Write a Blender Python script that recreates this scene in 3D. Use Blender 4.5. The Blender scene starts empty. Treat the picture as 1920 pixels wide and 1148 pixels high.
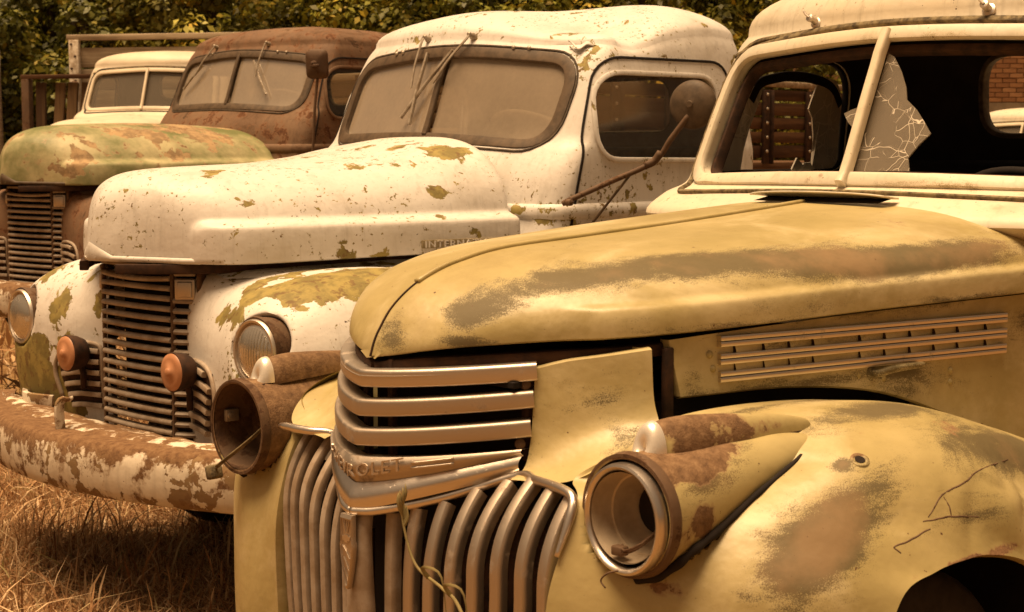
import bpy, bmesh, math, random
import numpy as np
from mathutils import Vector, Matrix
from mathutils.bvhtree import BVHTree

random.seed(7)
RNG = np.random.default_rng(11)
SC = bpy.context.scene
COL = SC.collection

# ------------------------------------------------------------------ camera, world, sun, exposure
cam_d = bpy.data.cameras.new('camera')
cam_d.sensor_width = 36.0
cam_d.lens = 57.73
cam_d.clip_end = 400
cam_d.clip_start = 0.05
cam = bpy.data.objects.new('camera', cam_d)
COL.objects.link(cam)
cam.location = (0, 0, 1.439)
cam.rotation_euler = (math.pi / 2 - 0.095, 0, 0)
SC.camera = cam
cam_d.dof.use_dof = True
cam_d.dof.focus_distance = 3.9
cam_d.dof.aperture_fstop = 13.0

SUN_EL, SUN_AZ = math.radians(80), math.radians(205)      # azimuth measured from +X towards +Y (world)
world = bpy.data.worlds.new('World')
SC.world = world
world.use_nodes = True
wn = world.node_tree
wn.nodes.clear()
sky = wn.nodes.new('ShaderNodeTexSky')
sky.sky_type = 'NISHITA'
sky.sun_disc = False
sky.sun_elevation = SUN_EL
sky.sun_rotation = math.pi / 2 - SUN_AZ
sky.dust_density = 6.0
sky.air_density = 1.2
tint = wn.nodes.new('ShaderNodeMix')
tint.data_type = 'RGBA'
tint.blend_type = 'MULTIPLY'
tint.inputs[0].default_value = 1.0
tint.inputs[7].default_value = (1.0, 0.66, 0.38, 1)
hs = wn.nodes.new('ShaderNodeHueSaturation')
hs.inputs['Saturation'].default_value = 0.25
bg = wn.nodes.new('ShaderNodeBackground')
bg.inputs['Strength'].default_value = 0.05
wo = wn.nodes.new('ShaderNodeOutputWorld')
wn.links.new(sky.outputs[0], hs.inputs['Color'])
wn.links.new(hs.outputs[0], tint.inputs[6])
wn.links.new(tint.outputs[2], bg.inputs['Color'])
wn.links.new(bg.outputs[0], wo.inputs[0])

sun_d = bpy.data.lights.new('sun', 'SUN')
sun_d.energy = 4.8
sun_d.angle = math.radians(38)
sun_d.color = (1.0, 0.70, 0.405)
sun = bpy.data.objects.new('sun', sun_d)
COL.objects.link(sun)
sd = Vector((math.cos(SUN_EL) * math.cos(SUN_AZ), math.cos(SUN_EL) * math.sin(SUN_AZ), math.sin(SUN_EL)))
sun.rotation_euler = sd.to_track_quat('Z', 'Y').to_euler()
sun.location = (0, 0, 12)

SC.view_settings.view_transform = 'Standard'
SC.view_settings.look = 'None'
SC.view_settings.gamma = 1.0
SC.view_settings.exposure = 0.56
SC.view_settings.use_curve_mapping = False
SC.cycles.max_bounces = 8
SC.cycles.transparent_max_bounces = 12
SC.cycles.use_denoising = True

# ------------------------------------------------------------------ geometry helpers
def A(x):
    return np.asarray(x, float)

def cr(P, n, closed=False):
    """Catmull-Rom resample of the control points P (k, ...) to n samples, uniform in index."""
    P = A(P)
    k = len(P)
    if closed:
        t = np.arange(n) / n * k
        i = np.floor(t).astype(int)
        f = t - i
        g = lambda j: P[j % k]
    else:
        t = np.linspace(0, k - 1, n)
        i = np.minimum(np.floor(t).astype(int), k - 2)
        f = t - i
        E = np.concatenate([[2 * P[0] - P[1]], P, [2 * P[-1] - P[-2]]])
        g = lambda j: E[j + 1]
    f = f.reshape((-1,) + (1,) * (P.ndim - 1))
    a, b, c, d = g(i - 1), g(i), g(i + 1), g(i + 2)
    return 0.5 * (2 * b + (c - a) * f + (2 * a - 5 * b + 4 * c - d) * f ** 2 + (3 * b - a - 3 * c + d) * f ** 3)

def grid_cr(rows, n, m):
    R = A([cr(r, m) for r in rows])
    return cr(R, n)

def grid_faces(n, m, cu=False, cv=False, off=0):
    F = []
    for i in range(n if cu else n - 1):
        for j in range(m if cv else m - 1):
            a, b = i * m + j, i * m + (j + 1) % m
            c, d = ((i + 1) % n) * m + (j + 1) % m, ((i + 1) % n) * m + j
            F.append((a + off, b + off, c + off, d + off))
    return F

class MB:
    """collects vertices and faces for ONE mesh object"""
    def __init__(s):
        s.V, s.F, s.M = [], [], []
    def add(s, V, F, m=0):
        o = len(s.V)
        s.V += [tuple(map(float, v)) for v in V]
        s.F += [tuple(i + o for i in f) for f in F]
        s.M += [m] * len(F)
        return s
    def grid(s, P, cu=False, cv=False, m=0, flip=False):
        P = A(P)
        F = grid_faces(P.shape[0], P.shape[1], cu, cv)
        if flip:
            F = [f[::-1] for f in F]
        return s.add(P.reshape(-1, 3), F, m)
    def box(s, c, size, rot=None, bev=0.0, m=0):
        """rounded box: bevelled edges when bev > 0"""
        bm = bmesh.new()
        bmesh.ops.create_cube(bm, size=1.0)
        bmesh.ops.scale(bm, vec=size, verts=bm.verts)
        if bev:
            bmesh.ops.bevel(bm, geom=bm.edges[:], offset=bev, segments=2, affect='EDGES', profile=0.5)
        if rot is not None:
            bmesh.ops.transform(bm, matrix=rot.to_4x4(), verts=bm.verts)
        bm.verts.index_update()
        V = [A(v.co) + A(c) for v in bm.verts]
        F = [[v.index for v in f.verts] for f in bm.faces]
        bm.free()
        return s.add(V, F, m)
    def sweep(s, path, prof, up=(0, 0, 1), closed=False, pclosed=True, scale=None, cap=True, m=0):
        path, prof = A(path), A(prof)
        n, k = len(path), len(prof)
        up = A(up)
        if closed:
            T = np.roll(path, -1, 0) - np.roll(path, 1, 0)
        else:
            T = np.gradient(path, axis=0)
        T /= np.linalg.norm(T, axis=1)[:, None] + 1e-12
        U = np.broadcast_to(up, T.shape) if up.ndim == 1 else up
        S = np.cross(T, U)
        S /= np.linalg.norm(S, axis=1)[:, None] + 1e-12
        N = np.cross(S, T)
        sc = np.ones(n) if scale is None else A(scale)
        G = path[:, None, :] + sc[:, None, None] * (prof[None, :, 0, None] * S[:, None, :] + prof[None, :, 1, None] * N[:, None, :])
        o = len(s.V)
        s.grid(G, cu=closed, cv=pclosed, m=m)
        if cap and not closed and pclosed:
            s.F += [tuple(o + j for j in range(k))[::-1], tuple(o + (n - 1) * k + j for j in range(k))]
            s.M += [m, m]
        return s
    def tube(s, path, r, seg=8, closed=False, up=None, scale=None, m=0):
        a = np.arange(seg) / seg * 2 * math.pi
        path = A(path)
        if up is None:
            d = path[-1] - path[0] if not closed else A((0, 0, 1))
            up = (0, 0, 1) if abs(d[2]) < 0.8 * np.linalg.norm(d) + 1e-9 else (1, 0.3, 0)
        return s.sweep(path, np.stack([np.cos(a) * r, np.sin(a) * r], 1), up, closed, scale=scale, m=m)
    def lathe(s, prof, c, axis=(1, 0, 0), up=(0, 0, 1), seg=40, a0=0, a1=2 * math.pi, m=0):
        """prof: (distance along axis, radius)"""
        ax = A(axis) / np.linalg.norm(axis)
        u = A(up) - ax * np.dot(A(up), ax)
        u /= np.linalg.norm(u)
        w = np.cross(ax, u)
        full = abs(a1 - a0 - 2 * math.pi) < 1e-6
        an = np.linspace(a0, a1, seg, endpoint=not full)
        G = [[A(c) + ax * d + r * (math.cos(t) * u + math.sin(t) * w) for t in an] for d, r in prof]
        return s.grid(G, cv=full, m=m)
    def disc(s, c, r, axis, seg=24, m=0):
        return s.lathe([(0, r), (0, 1e-4)], c, axis, seg=seg, m=m)

def smooth_noise(P, f, seed=0):
    """cheap smooth pseudo noise in -1..1"""
    r = np.random.default_rng(seed)
    out = np.zeros(len(P))
    for _ in range(5):
        k = r.normal(size=3) * f
        out += np.sin(P @ k + r.uniform(0, 6.28))
    return out / 3.2

def wear_values(V, spots, base=(0, 0, 0)):
    """spots: (x, y, z, rx, ry, rz, channel, amount): paint wear with its own place on the body"""
    W = np.zeros((len(V), 4), np.float32)
    W[:, 3] = 1
    W[:, :3] = base
    for x, y, z, rx, ry, rz, ch, am in spots or ():
        d = ((V - A((x, y, z))) / A((rx, ry, rz)))
        W[:, ch] += am * np.exp(-(d ** 2).sum(1))
    return W

def link(name, me, parent=None):
    o = bpy.data.objects.new(name, me)
    COL.objects.link(o)
    if parent is not None:
        o.parent = parent
    return o

def build(mb, name, mat, parent=None, smooth=True, wear=None, wbase=(0, 0, 0), thick=0.0, sharp=None, kind=None, label=None, dents=None):
    me = bpy.data.meshes.new(name)
    me.from_pydata(mb.V, [], mb.F)
    mats = mat if isinstance(mat, (list, tuple)) else [mat]
    for m in mats:
        me.materials.append(m)
    if len(mats) > 1:
        me.polygons.foreach_set('material_index', np.array(mb.M, np.int32))
    return finish(me, name, parent, smooth, wear, wbase, thick, sharp, kind, label)

def finish(me, name, parent=None, smooth=True, wear=None, wbase=(0, 0, 0), thick=0.0, sharp=None, kind=None, label=None):
    bm = bmesh.new()
    bm.from_mesh(me)
    bmesh.ops.remove_doubles(bm, verts=bm.verts, dist=1e-5)
    bmesh.ops.recalc_face_normals(bm, faces=bm.faces)
    bm.to_mesh(me)
    bm.free()
    if smooth:
        me.polygons.foreach_set('use_smooth', np.ones(len(me.polygons), bool))
        if sharp:
            me.set_sharp_from_angle(angle=math.radians(sharp))
    if wear is not None or any(wbase):
        V = np.empty(len(me.vertices) * 3)
        me.vertices.foreach_get('co', V)
        W = wear_values(V.reshape(-1, 3), wear, wbase)
        at = me.color_attributes.new('wear', 'FLOAT_COLOR', 'POINT')
        at.data.foreach_set('color', W.ravel())
    me.update()
    o = link(name, me, parent)
    if thick:
        md = o.modifiers.new('sheet', 'SOLIDIFY')
        md.thickness = thick
        md.offset = -1
    if kind:
        o['kind'] = kind
    if label:
        o['label'] = label
    return o

def thing(name, label, cat, loc=(0, 0, 0), rz=0.0, group=None):
    o = bpy.data.objects.new(name, None)
    o.empty_display_size = 0.2
    COL.objects.link(o)
    o.location = loc
    o.rotation_euler = (0, 0, rz)
    o['label'] = label
    o['category'] = cat
    if group:
        o['group'] = group
    return o

def tag(o, label, cat, group=None):
    o['label'] = label
    o['category'] = cat
    if group:
        o['group'] = group
    return o

def text_mesh(s, size, depth):
    cu = bpy.data.curves.new('lettering', 'FONT')
    cu.body = s
    cu.size = size
    cu.extrude = depth
    cu.space_character = 1.15
    cu.resolution_u = 3
    o = bpy.data.objects.new('lettering', cu)
    COL.objects.link(o)
    bpy.context.view_layer.update()
    me = bpy.data.meshes.new_from_object(o.evaluated_get(bpy.context.evaluated_depsgraph_get()))
    bpy.data.objects.remove(o)
    V = np.empty(len(me.vertices) * 3)
    me.vertices.foreach_get('co', V)
    V = V.reshape(-1, 3)
    F = [tuple(p.vertices) for p in me.polygons]
    bpy.data.meshes.remove(me)
    return V, F

def rloop(pts, r, seg=8):
    """rounded polygon from 2D corner points; r: radius or list of radii"""
    pts = A(pts)
    n = len(pts)
    out = []
    for i in range(n):
        p, a, b = pts[i], pts[i - 1], pts[(i + 1) % n]
        ri = r[i] if isinstance(r, (list, tuple)) else r
        u, v = a - p, b - p
        lu, lv = np.linalg.norm(u), np.linalg.norm(v)
        d = min(ri, lu * 0.48, lv * 0.48)
        s, e = p + u / lu * d, p + v / lv * d
        for t in np.linspace(0, 1, seg):
            out.append((1 - t) ** 2 * s + 2 * t * (1 - t) * p + t * t * e)
    return A(out)

def densify(L, step=0.02):
    L = A(L)
    out = []
    for i in range(len(L)):
        a, b = L[i], L[(i + 1) % len(L)]
        k = max(1, int(np.linalg.norm(b - a) / step))
        for t in range(k):
            out.append(a + (b - a) * t / k)
    return A(out)

def rrect(w, h, r=None, seg=3):
    """rounded rectangle profile of width w (S axis) and height h (N axis)"""
    r = min(w, h) * 0.3 if r is None else r
    return rloop([(-w / 2, -h / 2), (w / 2, -h / 2), (w / 2, h / 2), (-w / 2, h / 2)], r, seg)

# ------------------------------------------------------------------ materials
class NT:
    def __init__(s, name):
        s.mat = bpy.data.materials.new(name)
        s.mat.use_nodes = True
        s.t = s.mat.node_tree
        s.t.nodes.clear()
        s.out = s.n('OutputMaterial')
        s.bs = s.n('BsdfPrincipled')
        s.l(s.bs.outputs[0], s.out.inputs[0])
    def n(s, kind, **k):
        nd = s.t.nodes.new('ShaderNode' + kind)
        for a, v in k.items():
            setattr(nd, a, v)
        return nd
    def l(s, a, b):
        s.t.links.new(a, b)
    def coord(s, scale=(1, 1, 1)):
        if not hasattr(s, 'tc'):
            s.tc = s.n('TexCoord')
        if tuple(scale) == (1, 1, 1):
            return s.tc.outputs['Object']
        m = s.n('Mapping')
        m.inputs['Scale'].default_value = scale
        s.l(s.tc.outputs['Object'], m.inputs[0])
        return m.outputs[0]
    def noise(s, scale, detail=4, rough=0.55, co=None, dist=0.0):
        nd = s.n('TexNoise')
        nd.inputs['Scale'].default_value = scale
        nd.inputs['Detail'].default_value = detail
        nd.inputs['Roughness'].default_value = rough
        nd.inputs['Distortion'].default_value = dist
        s.l(co if co is not None else s.coord(), nd.inputs['Vector'])
        return nd.outputs[0]
    def math(s, op, a, b=None, c=None):
        nd = s.n('Math', operation=op)
        for i, v in enumerate((a, b, c)):
            if v is None:
                continue
            if isinstance(v, (int, float)):
                nd.inputs[i].default_value = v
            else:
                s.l(v, nd.inputs[i])
        return nd.outputs[0]
    def step(s, v, lo, hi):
        nd = s.n('MapRange', interpolation_type='SMOOTHSTEP')
        s.l(v, nd.inputs[0])
        nd.inputs[1].default_value = lo
        nd.inputs[2].default_value = hi
        return nd.outputs[0]
    def mix(s, f, a, b, blend='MIX'):
        nd = s.n('Mix', data_type='RGBA', blend_type=blend)
        for i, v in ((0, f), (6, a), (7, b)):
            if isinstance(v, (int, float)):
                nd.inputs[i].default_value = v
            elif isinstance(v, (tuple, list)):
                nd.inputs[i].default_value = tuple(v) + (1,) if len(v) == 3 else v
            else:
                s.l(v, nd.inputs[i])
        return nd.outputs[2]
    def ramp(s, v, stops):
        nd = s.n('ValToRGB')
        el = nd.color_ramp.elements
        while len(el) < len(stops):
            el.new(0.5)
        for e, (p, c) in zip(el, stops):
            e.position = p
            e.color = tuple(c) + (1,)
        s.l(v, nd.inputs[0])
        return nd.outputs[0]
    def set(s, **k):
        for a, v in k.items():
            i = s.bs.inputs[a.replace('_', ' ')]
            if isinstance(v, (int, float)):
                i.default_value = v
            elif isinstance(v, (tuple, list)):
                i.default_value = tuple(v) + (1,) if len(v) == 3 else v
            else:
                s.l(v, i)
        return s
    def bump(s, h, strength=0.3, dist=0.01):
        nd = s.n('Bump')
        nd.inputs['Strength'].default_value = strength
        nd.inputs['Distance'].default_value = dist
        s.l(h, nd.inputs['Height'])
        s.l(nd.outputs[0], s.bs.inputs['Normal'])
        return s

RUST = ((0.045, 0.016, 0.007), (0.11, 0.045, 0.018), (0.2, 0.095, 0.045))

def paint(name, base, under, base2=None, dull=None, rust_t=0.78, chip_t=0.70, chip_scale=7.0, rough=0.42, dull_t=0.80, streak=0.0, rust_cols=RUST, chip_edge=0.012, spec=0.35, fine_chips=0.0, chalk=None):
    """weathered enamel: wear.R rust, wear.G chipped to the coat below, wear.B worn dull speckled patches"""
    t = NT(name)
    at = t.n('Attribute', attribute_name='wear')
    sp = t.n('SeparateColor')
    t.l(at.outputs['Color'], sp.inputs[0])
    R, G, B = sp.outputs[0], sp.outputs[1], sp.outputs[2]
    low = t.noise(2.6, 5, 0.6)
    base2 = base2 or tuple(c * 0.86 for c in base)
    col = t.mix(t.step(low, 0.38, 0.66), base, base2)
    if chalk:
        col = t.mix(t.math('MULTIPLY', t.step(t.noise(3.1, 8, 0.68, t.coord((0.7, 1, 1.3)), dist=0.5), 0.46, 0.68), 0.8), col, chalk)
    grime = t.noise(34, 6, 0.7)
    col = t.mix(t.math('MULTIPLY', t.step(grime, 0.52, 0.75), 0.22), col, tuple(c * 0.62 for c in base))
    gr2 = t.step(t.noise(3.6, 7, 0.7, t.coord((1, 1, 0.6))), 0.48, 0.72)
    col = t.mix(t.math('MULTIPLY', gr2, 0.46), col, tuple(c * k for c, k in zip(base, (0.62, 0.56, 0.48))))
    if streak:
        st = t.noise(1.0, 5, 0.65, t.coord((42, 42, 2.6)))
        col = t.mix(t.math('MULTIPLY', t.step(st, 0.5, 0.72), streak), col, tuple(c * 0.5 for c in under))
    # broad soft weathering that breaks up into speckles
    dull = dull or under
    sp1 = t.noise(460, 3, 0.75)
    mid = t.noise(6.0, 9, 0.70, t.coord((0.55, 1.0, 1.9)), dist=0.4)
    dv = t.math('ADD', t.math('ADD', t.math('MULTIPLY', t.math('SUBTRACT', sp1, 0.5), 0.80), t.math('MULTIPLY', t.math('SUBTRACT', mid, 0.5), 1.45)), B)
    dmask = t.step(dv, dull_t - 0.08, dull_t + 0.15)
    tan = t.step(t.math('ADD', t.noise(3.3, 6, 0.65), t.math('MULTIPLY', B, 0.3)), 0.60, 0.80)
    dcol = t.mix(tan, dull, tuple(min(1, a_ * 0.5 + b_ * 0.5) for a_, b_ in zip(rust_cols[2], dull)))
    col = t.mix(t.math('MULTIPLY', dmask, 0.92), col, dcol)
    # thin scratches and pits
    scr = t.step(t.noise(1.0, 3, 0.7, t.coord((9, 150, 150)), dist=0.6), 0.70, 0.73)
    col = t.mix(t.math('MULTIPLY', scr, 0.45), col, dull)
    pit = t.step(t.noise(95, 2, 0.5), 0.75, 0.765)
    col = t.mix(pit, col, rust_cols[0])
    # chips
    cn = t.noise(chip_scale, 9, 0.62, dist=0.25)
    cv = t.math('ADD', cn, G)
    cmask = t.step(cv, chip_t, chip_t + chip_edge)
    if fine_chips:
        fc = t.step(t.math('ADD', t.noise(60, 5, 0.66), t.math('MULTIPLY', t.math('SUBTRACT', t.noise(4.2, 4, 0.6), 0.5), 0.55)), fine_chips, fine_chips + 0.012)
        cmask = t.math('MAXIMUM', cmask, fc)
    un = t.mix(t.step(t.noise(13, 6, 0.65), 0.42, 0.60), tuple(c * 0.75 for c in under), tuple(min(1, c * 1.25) for c in under))
    un = t.mix(t.math('MULTIPLY', t.step(t.noise(31, 4, 0.6), 0.55, 0.62), 0.6), un, rust_cols[1])
    col = t.mix(cmask, col, un)
    # rust
    rn = t.noise(11, 9, 0.68)
    rv = t.math('ADD', rn, R)
    rmask = t.step(rv, rust_t, rust_t + 0.03)
    rim = t.step(rv, rust_t - 0.06, rust_t)
    rc = t.ramp(t.noise(48, 8, 0.7), [(0.3, rust_cols[0]), (0.5, rust_cols[1]), (0.72, rust_cols[2])])
    col = t.mix(t.math('MULTIPLY', rim, 0.55), col, rust_cols[2])
    col = t.mix(rmask, col, rc)
    t.set(Base_Color=col, Roughness=t.math('MINIMUM', t.math('ADD', t.math('ADD', rough, t.math('MULTIPLY', rmask, 0.4)), t.math('ADD', t.math('MULTIPLY', cmask, 0.25), t.math('MULTIPLY', dmask, 0.3))), 0.95), Specular_IOR_Level=spec)
    h = t.math('ADD', t.math('MULTIPLY', t.math('MAXIMUM', cmask, rmask), -0.5), t.math('ADD', t.math('MULTIPLY', t.noise(150, 4, 0.7), t.math('ADD', t.math('MULTIPLY', rmask, 0.9), 0.06)), t.math('MULTIPLY', t.noise(6, 4, 0.55), 2.6)))
    t.bump(h, 0.42, 0.006)
    return t.mat

def metal(name, col, rough=0.3, dirt=(0.12, 0.07, 0.035), dirt_t=0.6, met=1.0, scale=26.0):
    t = NT(name)
    n = t.noise(scale, 8, 0.68)
    lo = t.noise(4.5, 4, 0.6)
    m = t.step(t.math('ADD', t.math('MULTIPLY', n, 0.7), t.math('MULTIPLY', lo, 0.35)), dirt_t - 0.06, dirt_t + 0.1)
    t.set(Base_Color=t.mix(m, col, dirt), Metallic=t.math('MULTIPLY', t.math('SUBTRACT', 1.0, m), met), Roughness=t.math('ADD', t.math('MULTIPLY', m, 0.45), t.math('ADD', rough, t.math('MULTIPLY', lo, 0.12))))
    pit = t.step(t.noise(170, 3, 0.6), 0.66, 0.70)
    t.bump(t.math('SUBTRACT', t.math('MULTIPLY', n, 0.6), t.math('MULTIPLY', pit, 0.6)), 0.3, 0.003)
    return t.mat

def simple(name, c1, c2=None, scale=20, rough=0.8, bump=0.2, spec=0.3, stretch=(1, 1, 1), met=0.0):
    t = NT(name)
    n = t.noise(scale, 6, 0.65, t.coord(stretch))
    t.set(Base_Color=t.mix(t.step(n, 0.35, 0.68), c1, c2 or tuple(c * 0.6 for c in c1)), Roughness=rough, Specular_IOR_Level=spec, Metallic=met)
    if bump:
        t.bump(n, bump, 0.006)
    return t.mat

def glass(name, dust=(0.32, 0.25, 0.17), amount=0.4, refl=0.22, cracks=False, cw=1.0):
    t = NT(name)
    t.set(Base_Color=dust, Roughness=0.7)
    tr = t.n('BsdfTransparent')
    tr.inputs[0].default_value = (0.86, 0.84, 0.78, 1)
    gl = t.n('BsdfGlossy')
    gl.inputs['Roughness'].default_value = 0.12
    fr = t.n('Fresnel')
    fr.inputs[0].default_value = 1.5
    m1, m2 = t.n('MixShader'), t.n('MixShader')
    n = t.noise(5, 7, 0.65)
    n3 = t.noise(60, 4, 0.7)
    f = t.math('MULTIPLY', t.math('ADD', 0.62, t.math('ADD', t.math('MULTIPLY', n, 0.5), t.math('MULTIPLY', n3, 0.26))), amount)
    if cracks:
        vo = t.n('TexVoronoi', feature='DISTANCE_TO_EDGE')
        vo.inputs['Scale'].default_value = 5.5
        nz = t.n('TexNoise')
        nz.inputs['Scale'].default_value = 14
        t.l(t.coord(), nz.inputs['Vector'])
        wv = t.n('Mix', data_type='RGBA', blend_type='LINEAR_LIGHT')
        wv.inputs[0].default_value = 0.018
        t.l(t.coord(), wv.inputs[6])
        t.l(nz.outputs['Color'], wv.inputs[7])
        t.l(wv.outputs[2], vo.inputs['Vector'])
        v2 = t.n('TexVoronoi', feature='DISTANCE_TO_EDGE')
        v2.inputs['Scale'].default_value = 26
        t.l(wv.outputs[2], v2.inputs['Vector'])
        big = t.noise(9, 3)
        c1 = t.math('SUBTRACT', 1.0, t.step(vo.outputs[0], 0.002 * cw, 0.0075 * cw))
        c2 = t.math('MULTIPLY', t.math('SUBTRACT', 1.0, t.step(v2.outputs[0], 0.006 * cw, 0.03 * cw)), t.step(big, 0.46, 0.5))
        c = t.math('MAXIMUM', c1, c2)
        f = t.math('MAXIMUM', f, t.math('MULTIPLY', c, 0.95))
        t.set(Base_Color=t.mix(c, dust, (0.66, 0.58, 0.47)))
    t.l(t.math('MINIMUM', t.math('ADD', t.math('MULTIPLY', fr.outputs[0], 0.45), refl * 0.3), 1.0), m1.inputs[0])
    t.l(tr.outputs[0], m1.inputs[1])
    t.l(gl.outputs[0], m1.inputs[2])
    t.l(f, m2.inputs[0])
    t.l(m1.outputs[0], m2.inputs[1])
    t.l(t.bs.outputs[0], m2.inputs[2])
    t.l(m2.outputs[0], t.out.inputs[0])
    return t.mat

def wood(name, c1, c2, axis=0, scale=1.0):
    t = NT(name)
    st = [26, 26, 26]
    st[axis] = 1.3
    n = t.noise(scale, 8, 0.68, t.coord(st))
    n2 = t.noise(3, 5, 0.6)
    oi = t.n('ObjectInfo')
    v = t.math('ADD', t.math('MULTIPLY', n, 0.75), t.math('ADD', t.math('MULTIPLY', n2, 0.25), t.math('MULTIPLY', t.math('SUBTRACT', oi.outputs['Random'], 0.5), 0.18)))
    t.set(Base_Color=t.mix(t.step(v, 0.36, 0.66), c1, c2), Roughness=0.85, Specular_IOR_Level=0.2)
    t.bump(n, 0.5, 0.008)
    return t.mat

M = {}
M['yellow'] = paint('faded_yellow_paint', (0.42, 0.335, 0.150), (0.10, 0.075, 0.025), base2=(0.33, 0.262, 0.105), dull=(0.088, 0.064, 0.024), rust_t=0.76, chip_t=0.86, rough=0.40, dull_t=0.26, spec=0.5, chalk=(0.56, 0.47, 0.27), rust_cols=((0.10, 0.045, 0.018), (0.19, 0.10, 0.045), (0.28, 0.16, 0.075)))
M['cream'] = paint('cream_paint', (0.66, 0.57, 0.42), (0.2, 0.14, 0.05), base2=(0.60, 0.54, 0.43), rust_t=0.72, chip_t=0.70, rough=0.45, fine_chips=0.70, streak=0.22, dull=(0.30, 0.23, 0.12), dull_t=0.30)
M['white'] = paint('peeling_white_paint', (0.66, 0.625, 0.58), (0.24, 0.185, 0.055), base2=(0.64, 0.60, 0.56), dull=(0.34, 0.28, 0.19), rust_t=0.80, chip_t=0.632, chip_scale=7.5, rough=0.46, streak=0.18, dull_t=0.36, fine_chips=0.640)
M['rustpaint'] = paint('rust_brown_paint', (0.145, 0.080, 0.043), (0.085, 0.046, 0.022), base2=(0.18, 0.105, 0.058), dull=(0.095, 0.050, 0.025), rust_t=0.60, chip_t=0.64, rough=0.75, dull_t=0.10, streak=0.35)
M['green'] = paint('faded_green_paint', (0.13, 0.14, 0.045), (0.30, 0.20, 0.10), base2=(0.44, 0.38, 0.21), dull=(0.12, 0.12, 0.035), rust_t=0.64, chip_t=0.60, chip_scale=5, rough=0.55, dull_t=0.30, rust_cols=((0.10, 0.05, 0.022), (0.22, 0.13, 0.062), (0.36, 0.25, 0.14)))
M['white4'] = paint('chalky_white_paint', (0.66, 0.56, 0.42), (0.3, 0.2, 0.1), rust_t=0.74, chip_t=0.72, rough=0.5)
M['bumper'] = paint('rusty_white_bumper', (0.66, 0.58, 0.46), (0.19, 0.12, 0.055), base2=(0.58, 0.48, 0.36), rust_t=0.57, chip_t=0.545, chip_scale=13, rough=0.65, streak=0.15, rust_cols=((0.09, 0.042, 0.018), (0.17, 0.09, 0.04), (0.25, 0.15, 0.075)))
M['rust'] = paint('brown_rust', (0.115, 0.066, 0.036), (0.08, 0.04, 0.02), base2=(0.085, 0.046, 0.024), rust_t=0.54, chip_t=0.62, rough=0.72, rust_cols=((0.04, 0.018, 0.009), (0.085, 0.042, 0.02), (0.14, 0.08, 0.042)))
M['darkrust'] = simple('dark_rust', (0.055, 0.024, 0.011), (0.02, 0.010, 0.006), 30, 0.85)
M['bucket'] = paint('half_rusted_yellow_paint', (0.42, 0.34, 0.155), (0.10, 0.075, 0.025), dull=(0.10, 0.07, 0.03), rust_t=0.74, chip_t=0.86, rough=0.4, rust_cols=((0.08, 0.04, 0.018), (0.17, 0.095, 0.045), (0.27, 0.165, 0.085)), dull_t=0.26)
M['chrome'] = metal('dulled_chrome', (0.70, 0.62, 0.54), 0.26, dirt_t=0.66)
M['chrome2'] = metal('tarnished_chrome', (0.62, 0.54, 0.46), 0.36, (0.22, 0.15, 0.09), dirt_t=0.62)
M['alu'] = metal('grille_steel', (0.52, 0.44, 0.36), 0.42, (0.20, 0.13, 0.08), dirt_t=0.63)
M['greybar'] = simple('greyed_grille_paint', (0.37, 0.30, 0.235), (0.25, 0.18, 0.12), 16, 0.55, 0.15)
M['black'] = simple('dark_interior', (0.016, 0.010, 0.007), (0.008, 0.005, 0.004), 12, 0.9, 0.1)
M['rubber'] = simple('old_rubber', (0.045, 0.032, 0.022), (0.10, 0.075, 0.05), 30, 0.8, 0.3)
M['frame'] = simple('brown_window_frame', (0.105, 0.07, 0.042), (0.06, 0.04, 0.024), 26, 0.6, 0.2)
M['seal'] = simple('cracked_seal', (0.22, 0.17, 0.09), (0.05, 0.035, 0.02), 46, 0.85, 0.5)
M['lensglass'] = metal('clouded_lens', (0.62, 0.56, 0.48), 0.16, (0.5, 0.42, 0.33), dirt_t=0.62, met=0.85)
M['plens'] = metal('pale_lens', (0.82, 0.74, 0.64), 0.22, (0.6, 0.5, 0.38), dirt_t=0.66, met=0.5)
M['reflector'] = simple('tarnished_reflector', (0.58, 0.48, 0.35), (0.36, 0.27, 0.18), 7, 0.38, 0.15, met=0.25)
M['amber'] = simple('faded_orange_lens', (0.44, 0.21, 0.11), (0.38, 0.17, 0.08), 14, 0.42, 0.1)
M['glass'] = glass('dusty_glass', (0.42, 0.33, 0.235), 0.50, refl=.02)
M['glass_clear'] = glass('side_glass', (0.34, 0.28, 0.2), 0.07, refl=.05)
M['glass_dim'] = glass('dim_glass', (0.30, 0.24, 0.17), 0.30, refl=.05)
M['lining'] = simple('dusty_cab_lining', (0.30, 0.225, 0.15), (0.21, 0.15, 0.10), 6, 0.9, 0.1)
M['wheelrim'] = simple('pale_steering_rim', (0.34, 0.27, 0.19), (0.24, 0.18, 0.12), 20, 0.6, 0.1)
M['glass_broken'] = glass('broken_glass', (0.25, 0.20, 0.14), 0.50, cracks=True, cw=0.6)
M['glass_shatter'] = glass('shattered_glass', (0.62, 0.55, 0.45), 0.72, cracks=True, cw=4.0)
M['oldwood'] = wood('weathered_wood', (0.11, 0.055, 0.025), (0.045, 0.02, 0.01), 0)
M['oldwoody'] = wood('weathered_headboard', (0.26, 0.17, 0.09), (0.11, 0.06, 0.03), 1)
M['greywood'] = wood('grey_plank', (0.46, 0.37, 0.26), (0.22, 0.16, 0.10), 1)
M['whitepost'] = simple('flaking_white_post', (0.74, 0.66, 0.54), (0.36, 0.27, 0.18), 22, 0.7)
M['darkwood'] = wood('dark_stake_wood', (0.14, 0.085, 0.04), (0.05, 0.026, 0.012), 2)
M['tyre'] = simple('tyre_rubber', (0.02, 0.014, 0.011), (0.035, 0.026, 0.02), 18, 0.9, 0.3)
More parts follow.
